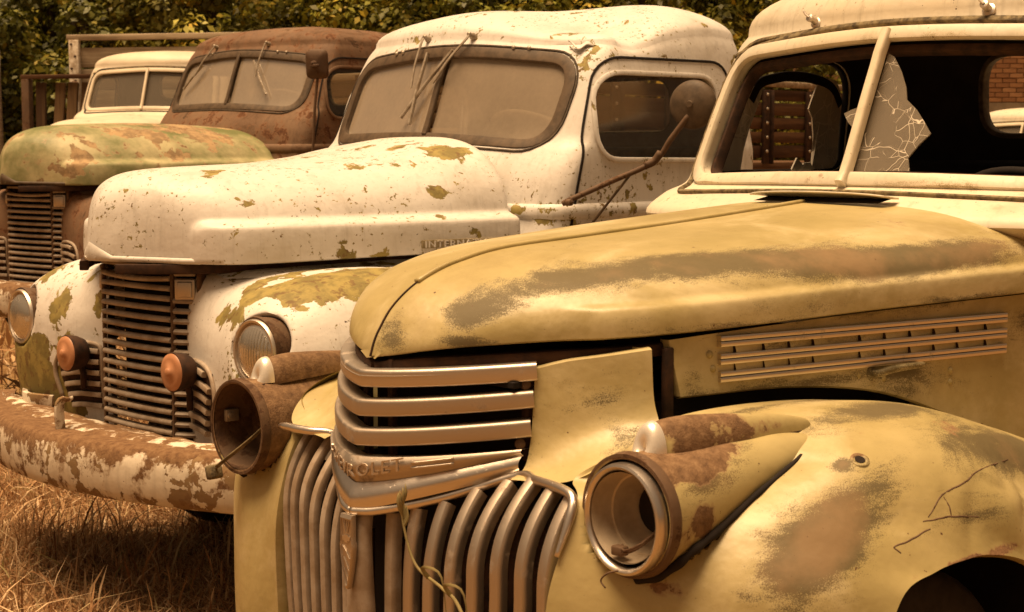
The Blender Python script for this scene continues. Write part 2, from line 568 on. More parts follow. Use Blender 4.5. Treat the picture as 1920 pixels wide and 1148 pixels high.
M['wiper'] = simple('bare_wiper_metal', (0.42, 0.36, 0.29), (0.25, 0.19, 0.13), 40, 0.45, 0.1, met=0.4)
M['straw'] = simple('dry_stalk', (0.27, 0.215, 0.09), (0.19, 0.145, 0.06), 20, 0.8, 0)
M['strip'] = simple('worn_olive_strip', (0.20, 0.15, 0.07), (0.40, 0.33, 0.22), 30, 0.7)
# ------------------------------------------------------------------ shared vehicle builders
MIR = A((1, -1, 1))

def outline(z, xf, drop, b, xr, n=120):
    def fx(t):
        return xf - drop * (t / 0.85) ** 1.5
    h = [(xf, 0)] + [(fx(t), t * b) for t in (0.2, 0.4, 0.6, 0.78)]
    h += [(fx(0.90) - 0.010, 0.910 * b), (fx(0.92) - 0.045, 0.978 * b), (fx(0.92) - 0.10, b), (fx(0.92) - 0.30, b * 1.003)]
    xm = fx(0.92) - 0.30
    h += [(xm + (xr + 0.2 - xm) * t, b) for t in (0.33, 0.67, 1.0)]
    h += [(xr + 0.07, 0.97 * b), (xr + 0.02, 0.9 * b), (xr, 0.75 * b), (xr - 0.01, 0.45 * b), (xr - 0.012, 0.2 * b), (xr - 0.012, 0)]
    full = h + [(x, -y) for x, y in h[-2:0:-1]]
    P = cr(full, n, closed=True)
    return np.concatenate([P, np.full((n, 1), z)], 1)

def cab_shell(levels, dome_h, dome_n=2.4, nz=46, nd=16, dents=()):
    Lv = cr(levels, nz)
    rows = [outline(*l) for l in Lv]
    top = rows[-1]
    cx = (top[:, 0].max() + top[:, 0].min()) / 2
    slope = (rows[-1] - rows[-4])
    for i in range(1, nd + 1):
        ph = i / nd * math.pi / 2
        k = max(math.cos(ph) ** (2 / dome_n), 0.004)
        r = top.copy()
        r[:, 0] = cx + (top[:, 0] - cx) * k
        r[:, 1] *= k
        r[:, 2] += dome_h * math.sin(ph) ** (2 / dome_n * 1.0)
        rows.append(r)
    P = A(rows)
    for x, y, z, r, d in dents:
        w = np.exp(-(((P - A((x, y, z))) / A(r)) ** 2).sum(-1))
        P = P + w[..., None] * A(d)
    return P

class Proj:
    """projects window outlines onto a body surface"""
    def __init__(s, P, cu=False, cv=True):
        F = grid_faces(P.shape[0], P.shape[1], cu, cv)
        s.b = BVHTree.FromPolygons([tuple(v) for v in P.reshape(-1, 3)], F)
    def hit(s, o, d):
        r = s.b.ray_cast(Vector(o), Vector(d))
        if r[0] is None:
            r = s.b.find_nearest(Vector(o) + Vector(d) * 1.5)
        n = A(r[1])
        if np.dot(n, A(d)) > 0:
            n = -n
        return A(r[0]), n
    def front(s, L, off=0.0):
        out = [s.hit((1.5, y, z), (-1, 0, 0)) for y, z in L]
        return A([p + n * off for p, n in out]), A([n for p, n in out])
    def back(s, L, off=0.0):
        out = [s.hit((-4.5, y, z), (1, 0, 0)) for y, z in L]
        return A([p + n * off for p, n in out]), A([n for p, n in out])
    def side(s, L, sg, off=0.0):
        out = [s.hit((x, 2.5 * sg, z), (0, -sg, 0)) for x, z in L]
        return A([p + n * off for p, n in out]), A([n for p, n in out])

def prism(L3a, L3b):
    n = len(L3a)
    V = list(L3a) + list(L3b)
    F = [(i, (i + 1) % n, n + (i + 1) % n, n + i) for i in range(n)]
    F += [tuple(range(n))[::-1], tuple(range(n, 2 * n))]
    return V, F

def cut_shell(P, name, mats, root, cutters, thick=0.028, wear=None, wbase=(0, 0, 0)):
    me = bpy.data.meshes.new('shell')
    V = P.reshape(-1, 3)
    me.from_pydata([tuple(v) for v in V], [], grid_faces(P.shape[0], P.shape[1], False, True))
    bm = bmesh.new()
    bm.from_mesh(me)
    bmesh.ops.remove_doubles(bm, verts=bm.verts, dist=1e-5)
    bmesh.ops.recalc_face_normals(bm, faces=bm.faces)
    c = sum((f.normal.dot(f.calc_center_median() - Vector((-1.2, 0, 1.3))) for f in bm.faces), 0.0)
    if c < 0:
        bmesh.ops.reverse_faces(bm, faces=bm.faces)
    bm.to_mesh(me)
    bm.free()
    for m in mats:
        me.materials.append(m)
    o = bpy.data.objects.new('shell', me)
    COL.objects.link(o)
    s = o.modifiers.new('s', 'SOLIDIFY')
    s.thickness = thick
    s.offset = -1
    s.material_offset = 1
    s.material_offset_rim = 0
    tmp = []
    for V2, F2 in cutters:
        cm = bpy.data.meshes.new('cut')
        cm.from_pydata([tuple(v) for v in V2], [], F2)
        b2 = bmesh.new()
        b2.from_mesh(cm)
        bmesh.ops.recalc_face_normals(b2, faces=b2.faces)
        b2.to_mesh(cm)
        b2.free()
        for m in mats:
            cm.materials.append(m)
        co = bpy.data.objects.new('cut', cm)
        COL.objects.link(co)
        md = o.modifiers.new('b', 'BOOLEAN')
        md.operation = 'DIFFERENCE'
        md.solver = 'EXACT'
        md.object = co
        tmp.append(co)
    bpy.context.view_layer.update()
    ev = bpy.data.meshes.new_from_object(o.evaluated_get(bpy.context.evaluated_depsgraph_get()))
    bpy.data.objects.remove(o)
    for co in tmp:
        bpy.data.objects.remove(co)
    ev.name = name
    return finish(ev, name, root, True, wear, wbase, sharp=40)

def pane(pr, name, L, mat, root, kind='front', off=-0.014, sg=1, sub=None, label=None):
    """a glass pane that follows the body surface inside the opening outline L"""
    c2 = A(L).mean(0)
    mb = MB()
    G = []
    for k in (1, .86, .7, .5, .3, .12, .004):
        Lk = c2 + (A(L) - c2) * k
        V = pr.front(Lk, off)[0] if kind == 'front' else pr.back(Lk, off)[0] if kind == 'back' else pr.side(Lk, sg, off)[0]
        G.append(V)
    mb.grid(A(G), cv=True)
    return build(mb, name, mat, root, label=label)

def ringpart(pr, name, L, mat, root, prof, kind='front', off=0.0, sg=1, wear=None, wbase=(0, 0, 0), label=None):
    L = densify(L, 0.015)
    V, N = pr.front(L, off) if kind == 'front' else pr.back(L, off) if kind == 'back' else pr.side(L, sg, off)
    k = 5                                    # even the frame out along its run
    ker = np.ones(k) / k
    N = np.stack([np.convolve(np.concatenate([N[-k:, i], N[:, i], N[:k, i]]), ker, 'same')[k:-k] for i in range(3)], 1)
    mb = MB()
    mb.sweep(V, prof, N, closed=True)
    return build(mb, name, mat, root, wear=wear, wbase=wbase, sharp=50, label=label)

def offset_loop(L, d):
    """move a closed 2D loop outwards by d"""
    L = A(L)
    T = np.roll(L, -1, 0) - np.roll(L, 1, 0)
    T /= np.linalg.norm(T, axis=1)[:, None] + 1e-9
    N = np.stack([T[:, 1], -T[:, 0]], 1)
    ar = 0.5 * np.sum(L[:, 0] * np.roll(L[:, 1], -1) - np.roll(L[:, 0], -1) * L[:, 1])
    return L + N * d * (1 if ar > 0 else -1)

def hood_grid(C, L, nt, nth, n0, n1, bead=None):
    C, L = cr(C, nt), cr(L, nt)
    P = np.zeros((nt, nth, 3))
    for i in range(nt):
        s = i / (nt - 1)
        n = n0 + (n1 - n0) * min(1, s * 1.3)
        th = np.linspace(0, math.pi / 2, nth)
        sy, cz = np.sin(th) ** (2 / n), np.cos(th) ** (2 / n)
        xy = C[i][None, :2] + (L[i] - C[i])[None, :2] * sy[:, None]
        z = L[i][2] + (C[i][2] - L[i][2]) * cz
        P[i] = np.concatenate([xy, z[:, None]], 1)
    if bead:
        P = bead(P, L)
    return P

def wheel(root, x, y, r, w, mat_rim, name='wheel'):
    e = MB()
    sg = 1 if y > 0 else -1
    pr = [(-w / 2, r * 0.62), (-w / 2 * 1.08, r * 0.8), (-w / 2 * 0.95, r * 0.94), (-w / 3, r * 0.99), (-w / 5, r), (-w / 5.5, r * .985), (-0.006, r * .985), (0, r), (0.006, r * .985), (w / 5.5, r * .985), (w / 5, r), (w / 3, r * 0.99), (w / 2 * 0.95, r * 0.94), (w / 2 * 1.08, r * 0.8), (w / 2, r * 0.62)]
    e.lathe(pr, (x, y, r), (0, sg, 0), seg=48)
    wo = build(e, name, M['tyre'], root)
    q = MB()
    q.lathe([(-w / 2, r * 0.63), (w / 2 * 0.9, r * 0.63), (w / 2 * 0.8, r * 0.56), (w / 2 * 0.3, r * 0.5), (w / 2 * 0.25, r * 0.3), (w / 2 * 0.6, r * 0.22), (w / 2 * 0.75, r * 0.1), (w / 2 * 0.8, 0.001)], (x, y, r), (0, sg, 0), seg=36)
    build(q, 'rim', mat_rim, wo)
    return wo

def steering(root, c, axis, r, mat):
    mb = MB()
    ax = Vector(axis).normalized()
    u = ax.orthogonal().normalized()
    v = ax.cross(u)
    a = np.linspace(0, 2 * math.pi, 48, endpoint=False)
    P = [A(c) + r * (math.cos(t) * A(u) + math.sin(t) * A(v)) for t in a]
    mb.tube(P, 0.011, 8, closed=True, up=A(ax))
    for t in (0.3, 2.4, 4.5):
        p = A(c) + r * (math.cos(t) * A(u) + math.sin(t) * A(v))
        mb.tube([A(c), (A(c) + p) / 2, p], 0.006, 6)
    mb.tube([A(c) + A(ax) * 0.02, A(c) - A(ax) * 0.3, A(c) - A(ax) * 0.6], 0.022, 10)
    return build(mb, 'steering_wheel', mat, root)

def stake_bed(root, x0, x1, hw, z0, z1, boards, mat_b, mat_h, mat_s, front_boards=None, side_low=None):
    """open wooden body: headboard and two sides of horizontal boards on steel stakes"""
    h = (z1 - z0) / boards
    brd = None
    def plank(name, c, size, mat, k):
        mb = MB()
        mb.box(c, size, bev=0.005)
        return build(mb, name, mat, root, sharp=40)
    nf = front_boards or boards
    hf = (z1 - z0) / nf
    for i in range(nf):
        plank('headboard_plank', (x0 + 0.006 * (i % 2), 0, z0 + hf * (i + 0.5)), (0.028, 2 * hw - 0.06, hf * (0.93 - 0.05 * (i % 3))), mat_h, i)
    for y in (-.48, .48):
        mb = MB()
        mb.box((x0 + .030, y, (z0 + z1) / 2 + .01), (.030, .055, z1 - z0 + .06), bev=.003)
        st = build(mb, 'stake', mat_s, root, sharp=40)
        bolts(st, [(x0 + .046, y, z0 + hf * (i + .5)) for i in range(nf)], (1, 0, 0), .011, M['wiper'], 'stake_bolt')
    mb = MB()
    mb.box((x0 + .004, 0, z1 + .03), (.075, 2 * hw + .04, .05), bev=.008)
    build(mb, 'top_rail', M['greywood'], root, sharp=40)
    for sg in (1, -1):
        mb = MB()
        mb.box(((x0 + x1) / 2, sg * hw, z1 + .03), (abs(x1 - x0), .06, .045), bev=.008)
        build(mb, 'top_rail', M['greywood'], root, sharp=40)
    for sg in (1, -1):
        for i in range(boards):
            plank('side_plank', ((x0 + x1) / 2, sg * (hw + 0.005 * (i % 2)), z0 + h * (i + 0.5)), (abs(x1 - x0), 0.028, h * (0.90 - 0.06 * ((i * 2) % 3))), mat_b, i)
        n = max(3, int(abs(x1 - x0) / 0.62))
        for k in range(n):
            xk = x0 + (x1 - x0) * (k + 0.42) / n
            mb = MB()
            mb.box((xk, sg * (hw + 0.032), (z0 + z1) / 2 - 0.03), (0.085, 0.022, z1 - z0 + 0.02), bev=0.003)
            st = build(mb, 'stake', mat_s, root, sharp=40)
            mb = MB()
            mb.box((xk - 0.058, sg * (hw + 0.042), (z0 + z1) / 2 - 0.03), (0.012, 0.05, z1 - z0 + 0.02), bev=0.002)
            build(mb, 'stake_flange', mat_s, st, sharp=40)
            bolts(st, [(xk, sg * (hw + 0.045), z0 + h * (i + 0.5)) for i in range(boards)], (0, sg, 0), .013, M['wiper'], 'stake_bolt')
    mb = MB()
    mb.box(((x0 + x1) / 2, 0, z0 - 0.06), (abs(x1 - x0), 2 * hw + 0.06, 0.06), bev=0.006)
    build(mb, 'bed_floor', mat_b, root, sharp=40)

def bench(root, x, z, w, mat=None):
    mb = MB()
    mb.box((x, 0, z), (0.45, w, 0.16), bev=0.05)
    mb.box((x - 0.24, 0, z + 0.22), (0.12, w, 0.42), bev=0.05)
    return build(mb, 'bench_seat', mat or M['black'], root, sharp=50)

def bolts(root, pts, axis, r=0.008, mat=None, name='rivet'):
    mb = MB()
    mb.lathe([(0, r), (r * 0.5, r * 0.85), (r * 0.8, 0.0005)], (0, 0, 0), axis, seg=10)
    first = build(mb, name, mat or M['wiper'], root)
    for i, p in enumerate(pts):
        o = first if i == 0 else first.copy()
        if i:
            COL.objects.link(o)
            o.parent = root
        o.location = tuple(p)
    return first
# ------------------------------------------------------------------ ground, grass, hedge, buildings behind
def ground():
    t = NT('dry_soil')
    n = t.noise(3, 8, 0.7)
    t.set(Base_Color=t.mix(t.step(n, 0.35, 0.65), (0.16, 0.085, 0.035), (0.28, 0.17, 0.07)), Roughness=0.95, Specular_IOR_Level=0.1)
    t.bump(t.noise(22, 6, 0.7), 0.6, 0.03)
    mb = MB()
    xs = np.concatenate([[-150, -60, -25], np.linspace(-10, 10, 50), [25, 60, 150]])
    ys = np.concatenate([[-60, -20, -4], np.linspace(0, 20, 50), [32, 60, 180]])
    P = A([[(x, y, 0.02 * math.sin(x * 1.7 + y) + 0.015 * math.sin(2.3 * y - x)) for y in ys] for x in xs])
    mb.grid(P)
    build(mb, 'ground', t.mat, kind='structure')

def blades(n, xr, yr, hmin, hmax, keep, name, mat, width=0.005):
    r = RNG
    x = r.uniform(*xr, n)
    y = r.uniform(*yr, n)
    cl = smooth_noise(np.stack([x, y, 0 * x], 1), 3.2, 5)
    k = keep(x, y) & (r.uniform(-1.3, 1, n) < cl + 0.55)
    x, y, cl = x[k], y[k], cl[k]
    n = len(x)
    h = r.uniform(hmin, hmax, n) * (1 + 0.3 * cl)
    az = r.uniform(0, 2 * math.pi, n)
    lean = np.abs(r.normal(0.75, 0.45, n))
    wd = width * r.uniform(0.6, 1.5, n)
    fa = r.uniform(0, 2 * math.pi, n)
    seg = 3
    head = r.random(n) < 0.7                      # awned seed head swelling near the tip
    V = np.zeros((n, 2 * (seg + 1), 3))
    for i in range(seg + 1):
        s = i / seg
        off = lean * h * s ** 1.8
        cx = x + np.cos(az) * off
        cy = y + np.sin(az) * off
        cz = h * s * (1 - 0.35 * lean * s * s) - 0.02
        w = wd * (1 - s) ** 0.6 + 0.0006
        w = np.where(head & (i == 2), wd * 2.9, w)
        V[:, 2 * i] = np.stack([cx - np.cos(fa) * w / 2, cy - np.sin(fa) * w / 2, cz], 1)
        V[:, 2 * i + 1] = np.stack([cx + np.cos(fa) * w / 2, cy + np.sin(fa) * w / 2, cz], 1)
    nv = 2 * (seg + 1)
    base = (np.arange(n) * nv)[:, None, None]
    q = A([[2 * i, 2 * i + 1, 2 * i + 3, 2 * i + 2] for i in range(seg)]).astype(int)[None]
    F = (base + q).reshape(-1, 4)
    me = bpy.data.meshes.new(name)
    me.vertices.add(n * nv)
    me.vertices.foreach_set('co', V.ravel())
    me.loops.add(F.size)
    me.polygons.add(len(F))
    me.loops.foreach_set('vertex_index', F.ravel().astype(np.int32))
    me.polygons.foreach_set('loop_start', (np.arange(len(F)) * 4).astype(np.int32))
    me.update(calc_edges=True)
    c = np.zeros((n, nv, 4), np.float32)
    c[..., 0] = r.random(n)[:, None]
    c[..., 1] = np.repeat(np.arange(seg + 1) / seg, 2)[None]
    c[..., 2] = np.clip(cl * 0.5 + 0.5, 0, 1)[:, None]
    c[..., 3] = 1
    at = me.color_attributes.new('blade', 'FLOAT_COLOR', 'POINT')
    at.data.foreach_set('color', c.ravel())
    me.materials.append(mat)
    o = link(name, me)
    o['kind'] = 'stuff'
    return o

def grass_mat():
    t = NT('dry_grass')
    at = t.n('Attribute', attribute_name='blade')
    sp = t.n('SeparateColor')
    t.l(at.outputs['Color'], sp.inputs[0])
    c = t.ramp(sp.outputs[0], [(0.0, (0.19, 0.088, 0.035)), (0.35, (0.40, 0.22, 0.098)), (0.7, (0.58, 0.38, 0.20)), (0.93, (0.74, 0.56, 0.35)), (1.0, (0.22, 0.18, 0.05))])
    t.set(Base_Color=c, Roughness=0.75, Specular_IOR_Level=0.25)
    tr = t.n('BsdfTranslucent')
    t.l(c, tr.inputs[0])
    ms = t.n('MixShader')
    ms.inputs[0].default_value = 0.25
    t.l(t.bs.outputs[0], ms.inputs[1])
    t.l(tr.outputs[0], ms.inputs[2])
    t.l(ms.outputs[0], t.out.inputs[0])
    return t.mat

def leaf_mat(i, tint):
    t = NT('leaves_%d' % i)
    at = t.n('Attribute', attribute_name='blade')
    sp = t.n('SeparateColor')
    t.l(at.outputs['Color'], sp.inputs[0])
    c = t.ramp(sp.outputs[0], [(0.0, tuple(0.4 * x for x in tint)), (0.5, tint), (0.85, tuple(1.7 * x for x in tint)), (1.0, (tint[0] * 2.6, tint[1] * 2.0, tint[2] * 1.7))])
    t.set(Base_Color=c, Roughness=0.5, Specular_IOR_Level=0.35)
    tr = t.n('BsdfTranslucent')
    t.l(c, tr.inputs[0])
    ms = t.n('MixShader')
    ms.inputs[0].default_value = 0.22
    t.l(t.bs.outputs[0], ms.inputs[1])
    t.l(tr.outputs[0], ms.inputs[2])
    t.l(ms.outputs[0], t.out.inputs[0])
    return t.mat

def leafy_tree(x, y, h, w, d, label, mat, bark, seed, nclump=170, per=62, leaf=0.075, base=0.25):
    r = np.random.default_rng(seed)
    root = thing('leafy_tree', label, 'tree', (x, y, 0), r.uniform(0, 6.28), 'trees of the hedge row behind the trucks')
    mb = MB()
    pts = [(0, 0, -0.05), (0.03, 0.02, h * 0.25), (0.0, 0.05, h * 0.55), (0.08, 0.0, h * 0.9)]
    mb.tube(cr(pts, 14), 0.10, 10, scale=np.linspace(1, 0.3, 14))
    for k in range(9):
        a = r.uniform(0, 6.28)
        z0 = h * r.uniform(0.15, 0.6)
        L = r.uniform(0.5, 0.85)
        e = A((math.cos(a) * w * L * 0.5, math.sin(a) * d * L * 0.5, z0 + h * r.uniform(0.12, 0.3)))
        mb.tube(cr([(0.02, 0.03, z0), e * A((0.5, 0.5, 1)) + A((0, 0, -0.1)), e], 9), 0.04, 7, scale=np.linspace(1, 0.3, 9))
    build(mb, 'trunk', bark, root)
    # clumps spread through the crown, more of them towards its outside
    u = r.normal(size=(nclump, 3))
    u /= np.linalg.norm(u, axis=1)[:, None]
    rad = r.uniform(0.35, 1.0, nclump) ** 0.6
    cz = h * (0.5 + base * 0.5)
    C = u * rad[:, None] * A((w / 2, d / 2, h * (1 - base) / 2)) + A((0, 0, cz))
    C += r.normal(scale=0.12, size=C.shape)
    sz = r.uniform(0.12, 0.40, nclump)
    ci = np.repeat(np.arange(nclump), per)
    n = len(ci)
    v = r.normal(size=(n, 3))
    v /= np.linalg.norm(v, axis=1)[:, None]
    rr = r.uniform(0.3, 1, n) ** 0.5
    P = C[ci] + v * (rr * sz[ci])[:, None] * A((1.15, 1.15, 0.75))
    nrm = v * 0.9 + A((0, 0, 0.6)) + r.normal(scale=0.35, size=(n, 3))
    nrm /= np.linalg.norm(nrm, axis=1)[:, None]
    tdir = np.cross(nrm, r.normal(size=(n, 3)))
    tdir /= np.linalg.norm(tdir, axis=1)[:, None]
    bd = np.cross(nrm, tdir)
    L = leaf * r.uniform(0.5, 1.9, n)
    V = np.stack([P - tdir * L[:, None] * 0.5, P + bd * L[:, None] * 0.33 + nrm * L[:, None] * 0.06, P + tdir * L[:, None] * 0.55 - nrm * L[:, None] * 0.12, P - bd * L[:, None] * 0.33 + nrm * L[:, None] * 0.06], 1)
    F = (np.arange(n) * 4)[:, None] + A([0, 1, 2, 3]).astype(int)[None]
    me = bpy.data.meshes.new('crown')
    me.vertices.add(n * 4)
    me.vertices.foreach_set('co', V.ravel())
    me.loops.add(n * 4)
    me.polygons.add(n)
    me.loops.foreach_set('vertex_index', F.ravel().astype(np.int32))
    me.polygons.foreach_set('loop_start', (np.arange(n) * 4).astype(np.int32))
    me.update(calc_edges=True)
    c = np.zeros((n, 4, 4), np.float32)
    cc = np.clip((r.uniform(0.0, 1.0, nclump) ** 1.3)[ci] + r.normal(scale=0.16, size=n), 0, 1)
    c[..., 0] = cc[:, None]
    c[..., 3] = 1
    at = me.color_attributes.new('blade', 'FLOAT_COLOR', 'POINT')
    at.data.foreach_set('color', c.ravel())
    me.materials.append(mat)
    link('crown', me, root)
    return root

ground()
GM = grass_mat()
def near_keep(x, y):
    return (np.abs(x) < 0.42 * y + 0.6)
blades(250000, (-2.9, 0.6), (3.9, 9.0), 0.05, 0.16, lambda x, y: (x > -0.46 * y - 0.2) & (y > 4.0), 'dry_grass', GM, 0.0024)
blades(11000, (-2.9, 0.6), (3.9, 9.0), 0.14, 0.27, lambda x, y: (x > -0.46 * y - 0.2) & (y > 4.0), 'tall_grass', GM, 0.0022)
blades(26000, (-9.0, 6.0), (6.0, 19.0), 0.15, 0.40, lambda x, y: ~((x < 0.6) & (y < 9.0)) & near_keep(x, y), 'far_grass', GM, 0.010)

bark = simple('bark', (0.07, 0.04, 0.022), (0.03, 0.018, 0.01), 12, 0.95, 0.6)
LM = [leaf_mat(0, (0.21, 0.195, 0.024)), leaf_mat(1, (0.155, 0.15, 0.019)), leaf_mat(2, (0.27, 0.235, 0.034))]
HEDGE = [
    (-6.9, 18.6, 4.6, 3.0, 2.4, 'bushy tree at the far left end of the hedge, left of the stake side', 0),
    (-5.0, 19.2, 4.4, 2.8, 2.4, 'bushy tree behind the wooden truck body at the left', 1),
    (-3.4, 19.0, 4.8, 2.6, 2.4, 'pale leafed tree above the plank top of the wooden truck body', 2),
    (-1.7, 19.3, 4.5, 2.7, 2.4, 'olive bushy tree above the brown cab roof', 0),
    (-0.1, 19.0, 4.6, 2.6, 2.3, 'tree above the front of the dented white cab roof', 1),
    (1.5, 19.4, 4.6, 2.8, 2.4, 'tree above the rear of the dented white cab roof', 2),
    (3.0, 19.6, 4.4, 2.3, 2.2, 'rightmost tree of the hedge, beside the brick building', 0),
    (-5.9, 21.2, 5.2, 3.4, 2.4, 'tall tree in the second row at the left of the hedge', 1),
    (-2.6, 21.4, 5.4, 3.6, 2.4, 'tall tree in the second row above the brown cab', 0),
    (0.7, 21.4, 5.2, 3.6, 2.4, 'tall tree in the second row above the dented white cab', 1),
]
for k, (x, y, h, w, d, lb, mi) in enumerate(HEDGE):
    leafy_tree(x, y, h, w, d, lb, LM[mi], bark, 100 + k, nclump=215 if k < 7 else 240, per=130 if k < 7 else 80, leaf=.062 if k < 7 else .11, base=-0.05)

def shade_bank():  # added bank, coloured near black as the deep shade between the trees
    t = NT('shade_bank_dark')
    n = t.noise(2.2, 8, 0.7)
    t.set(Base_Color=t.mix(t.step(n, 0.35, 0.65), (0.014, 0.013, 0.004), (0.03, 0.027, 0.008)), Roughness=1.0, Specular_IOR_Level=0.0)
    t.bump(t.noise(5, 6, 0.7), 0.8, 0.2)
    xs, ys = np.linspace(-26, 4.6, 60), np.linspace(22.0, 40, 20)
    P = A([[(x, y, -0.1 + 6.2 * min(1, ((y - 22.0) / 3.2)) ** .7 * min(1, (4.6 - x) / 1.5) ** .6 + 0.5 * math.sin(x * 1.1 + y)*min(1,(y-22)/3)) for y in ys] for x in xs])
    mb = MB()
    mb.grid(P)
    build(mb, 'shade_bank', t.mat, kind='structure')
shade_bank()

# brick building beyond the hedge at the right: single bricks where the photograph shows them
def brick_building():
    root = thing('brick_building', 'brown brick building with a concrete base seen beyond the trucks at the right', 'building', (7.2, 27.0, 0))
    mort = simple('mortar', (0.30, 0.22, 0.14), (0.22, 0.155, 0.09), 40, 0.95)
    bt = NT('bricks_beyond')
    br = bt.n('TexBrick')
    br.inputs['Scale'].default_value = 1.0
    br.inputs['Brick Width'].default_value = 0.23
    br.inputs['Row Height'].default_value = 0.078
    br.inputs['Mortar Size'].default_value = 0.008
    br.inputs['Color1'].default_value = (0.30, 0.15, 0.065, 1)
    br.inputs['Color2'].default_value = (0.24, 0.115, 0.05, 1)
    br.inputs['Mortar'].default_value = (0.16, 0.10, 0.055, 1)
    rot = bt.n('Mapping')
    rot.inputs['Rotation'].default_value = (math.pi / 2, 0, 0)
    bt.l(bt.coord(), rot.inputs[0])
    bt.l(rot.outputs[0], br.inputs['Vector'])
    bt.set(Base_Color=br.outputs[0], Roughness=0.9)
    mb = MB()
    mb.box((2.0, 3.0, 3.2), (11.0, 6.0, 5.2))
    build(mb, 'wall', bt.mat, root, smooth=False)
    mb = MB()
    mb.box((2.0, 3.0, 1.1), (11.06, 6.1, 2.2))
    build(mb, 'concrete_base', simple('old_concrete', (0.26, 0.20, 0.13), (0.19, 0.14, 0.09), 8, 0.9), root, smooth=False)
    mb = MB()
    mb.box((2.0, 3.0, 5.88), (11.3, 6.3, 0.16))
    build(mb, 'parapet', mort, root, smooth=False)
    mats = [simple('brick_%d' % i, c, tuple(q * 0.75 for q in c), 30, 0.9) for i, c in enumerate([(0.34, 0.17, 0.075), (0.28, 0.135, 0.06), (0.38, 0.20, 0.095), (0.24, 0.12, 0.055)])]
    meshes = []
    for m in mats:
        q = MB()
        q.box((0, 0, 0), (0.218, 0.05, 0.066), bev=0.004)
        me = bpy.data.meshes.new('brick')
        me.from_pydata(q.V, [], q.F)
        me.materials.append(m)
        meshes.append(me)
    r = random.Random(3)
    for row in range(20):
        for c in range(15):
            o = bpy.data.objects.new('brick', meshes[r.choice([0, 0, 1, 1, 2, 3])])
            COL.objects.link(o)
            o.parent = root
            o.location = (-0.25 + c * 0.23 + (0.115 if row % 2 else 0), -0.018 + r.uniform(-0.004, 0.003), 2.245 + row * 0.078)
brick_building()
# ------------------------------------------------------------------ old half-ton pickup: yellow, at the right
CH_LEVELS = [(0.55, -0.95, 0.10, 0.66, -1.72), (1.05, -0.95, 0.10, 0.67, -1.74), (1.18, -0.93, 0.12, 0.675, -1.75), (1.225, -0.74, 0.13, 0.678, -1.752), (1.275, -0.625, 0.135, 0.68, -1.755), (1.325, -0.69, 0.145, 0.685, -1.755),
             (1.352, -0.775, 0.147, 0.688, -1.755), (1.40, -0.805, 0.150, 0.688, -1.755), (1.55, -0.870, 0.150, 0.676, -1.755), (1.70, -0.940, 0.150, 0.655, -1.745), (1.745, -0.972, 0.150, 0.642, -1.73)]
CH_WS = rloop([(-0.588, 1.372), (0, 1.388), (0.588, 1.372), (0.560, 1.675), (0, 1.699), (-0.560, 1.675)], [0.05, 0.25, 0.05, 0.075, 0.25, 0.075])
CH_DOOR = rloop([(-1.10, 1.378), (-1.655, 1.378), (-1.655, 1.695), (-1.235, 1.692)], [0.04, 0.05, 0.12, 0.13])
CH_REAR = rloop([(-0.245, 1.476), (0.245, 1.476), (0.245, 1.706), (-0.245, 1.706)], 0.09)
CH_HOOD_C = [(.596, 0, 1.073), (.587, 0, 1.099), (.574, 0, 1.122), (.547, 0, 1.157), (.504, 0, 1.190), (.454, 0, 1.214), (.391, 0, 1.233), (.278, 0, 1.253), (.057, 0, 1.268), (-.259, 0, 1.290), (-.63, 0, 1.320)]
CH_HOOD_L = [(.596, 0.0, 1.073), (.577, .06, 1.082), (.553, .115, 1.092), (.513, .175, 1.101), (.445, .25, 1.109), (.365, .32, 1.115), (.27, .375, 1.120), (.15, .410, 1.125), (0, .434, 1.130), (-.3, .470, 1.139), (-.90, .528, 1.150)]

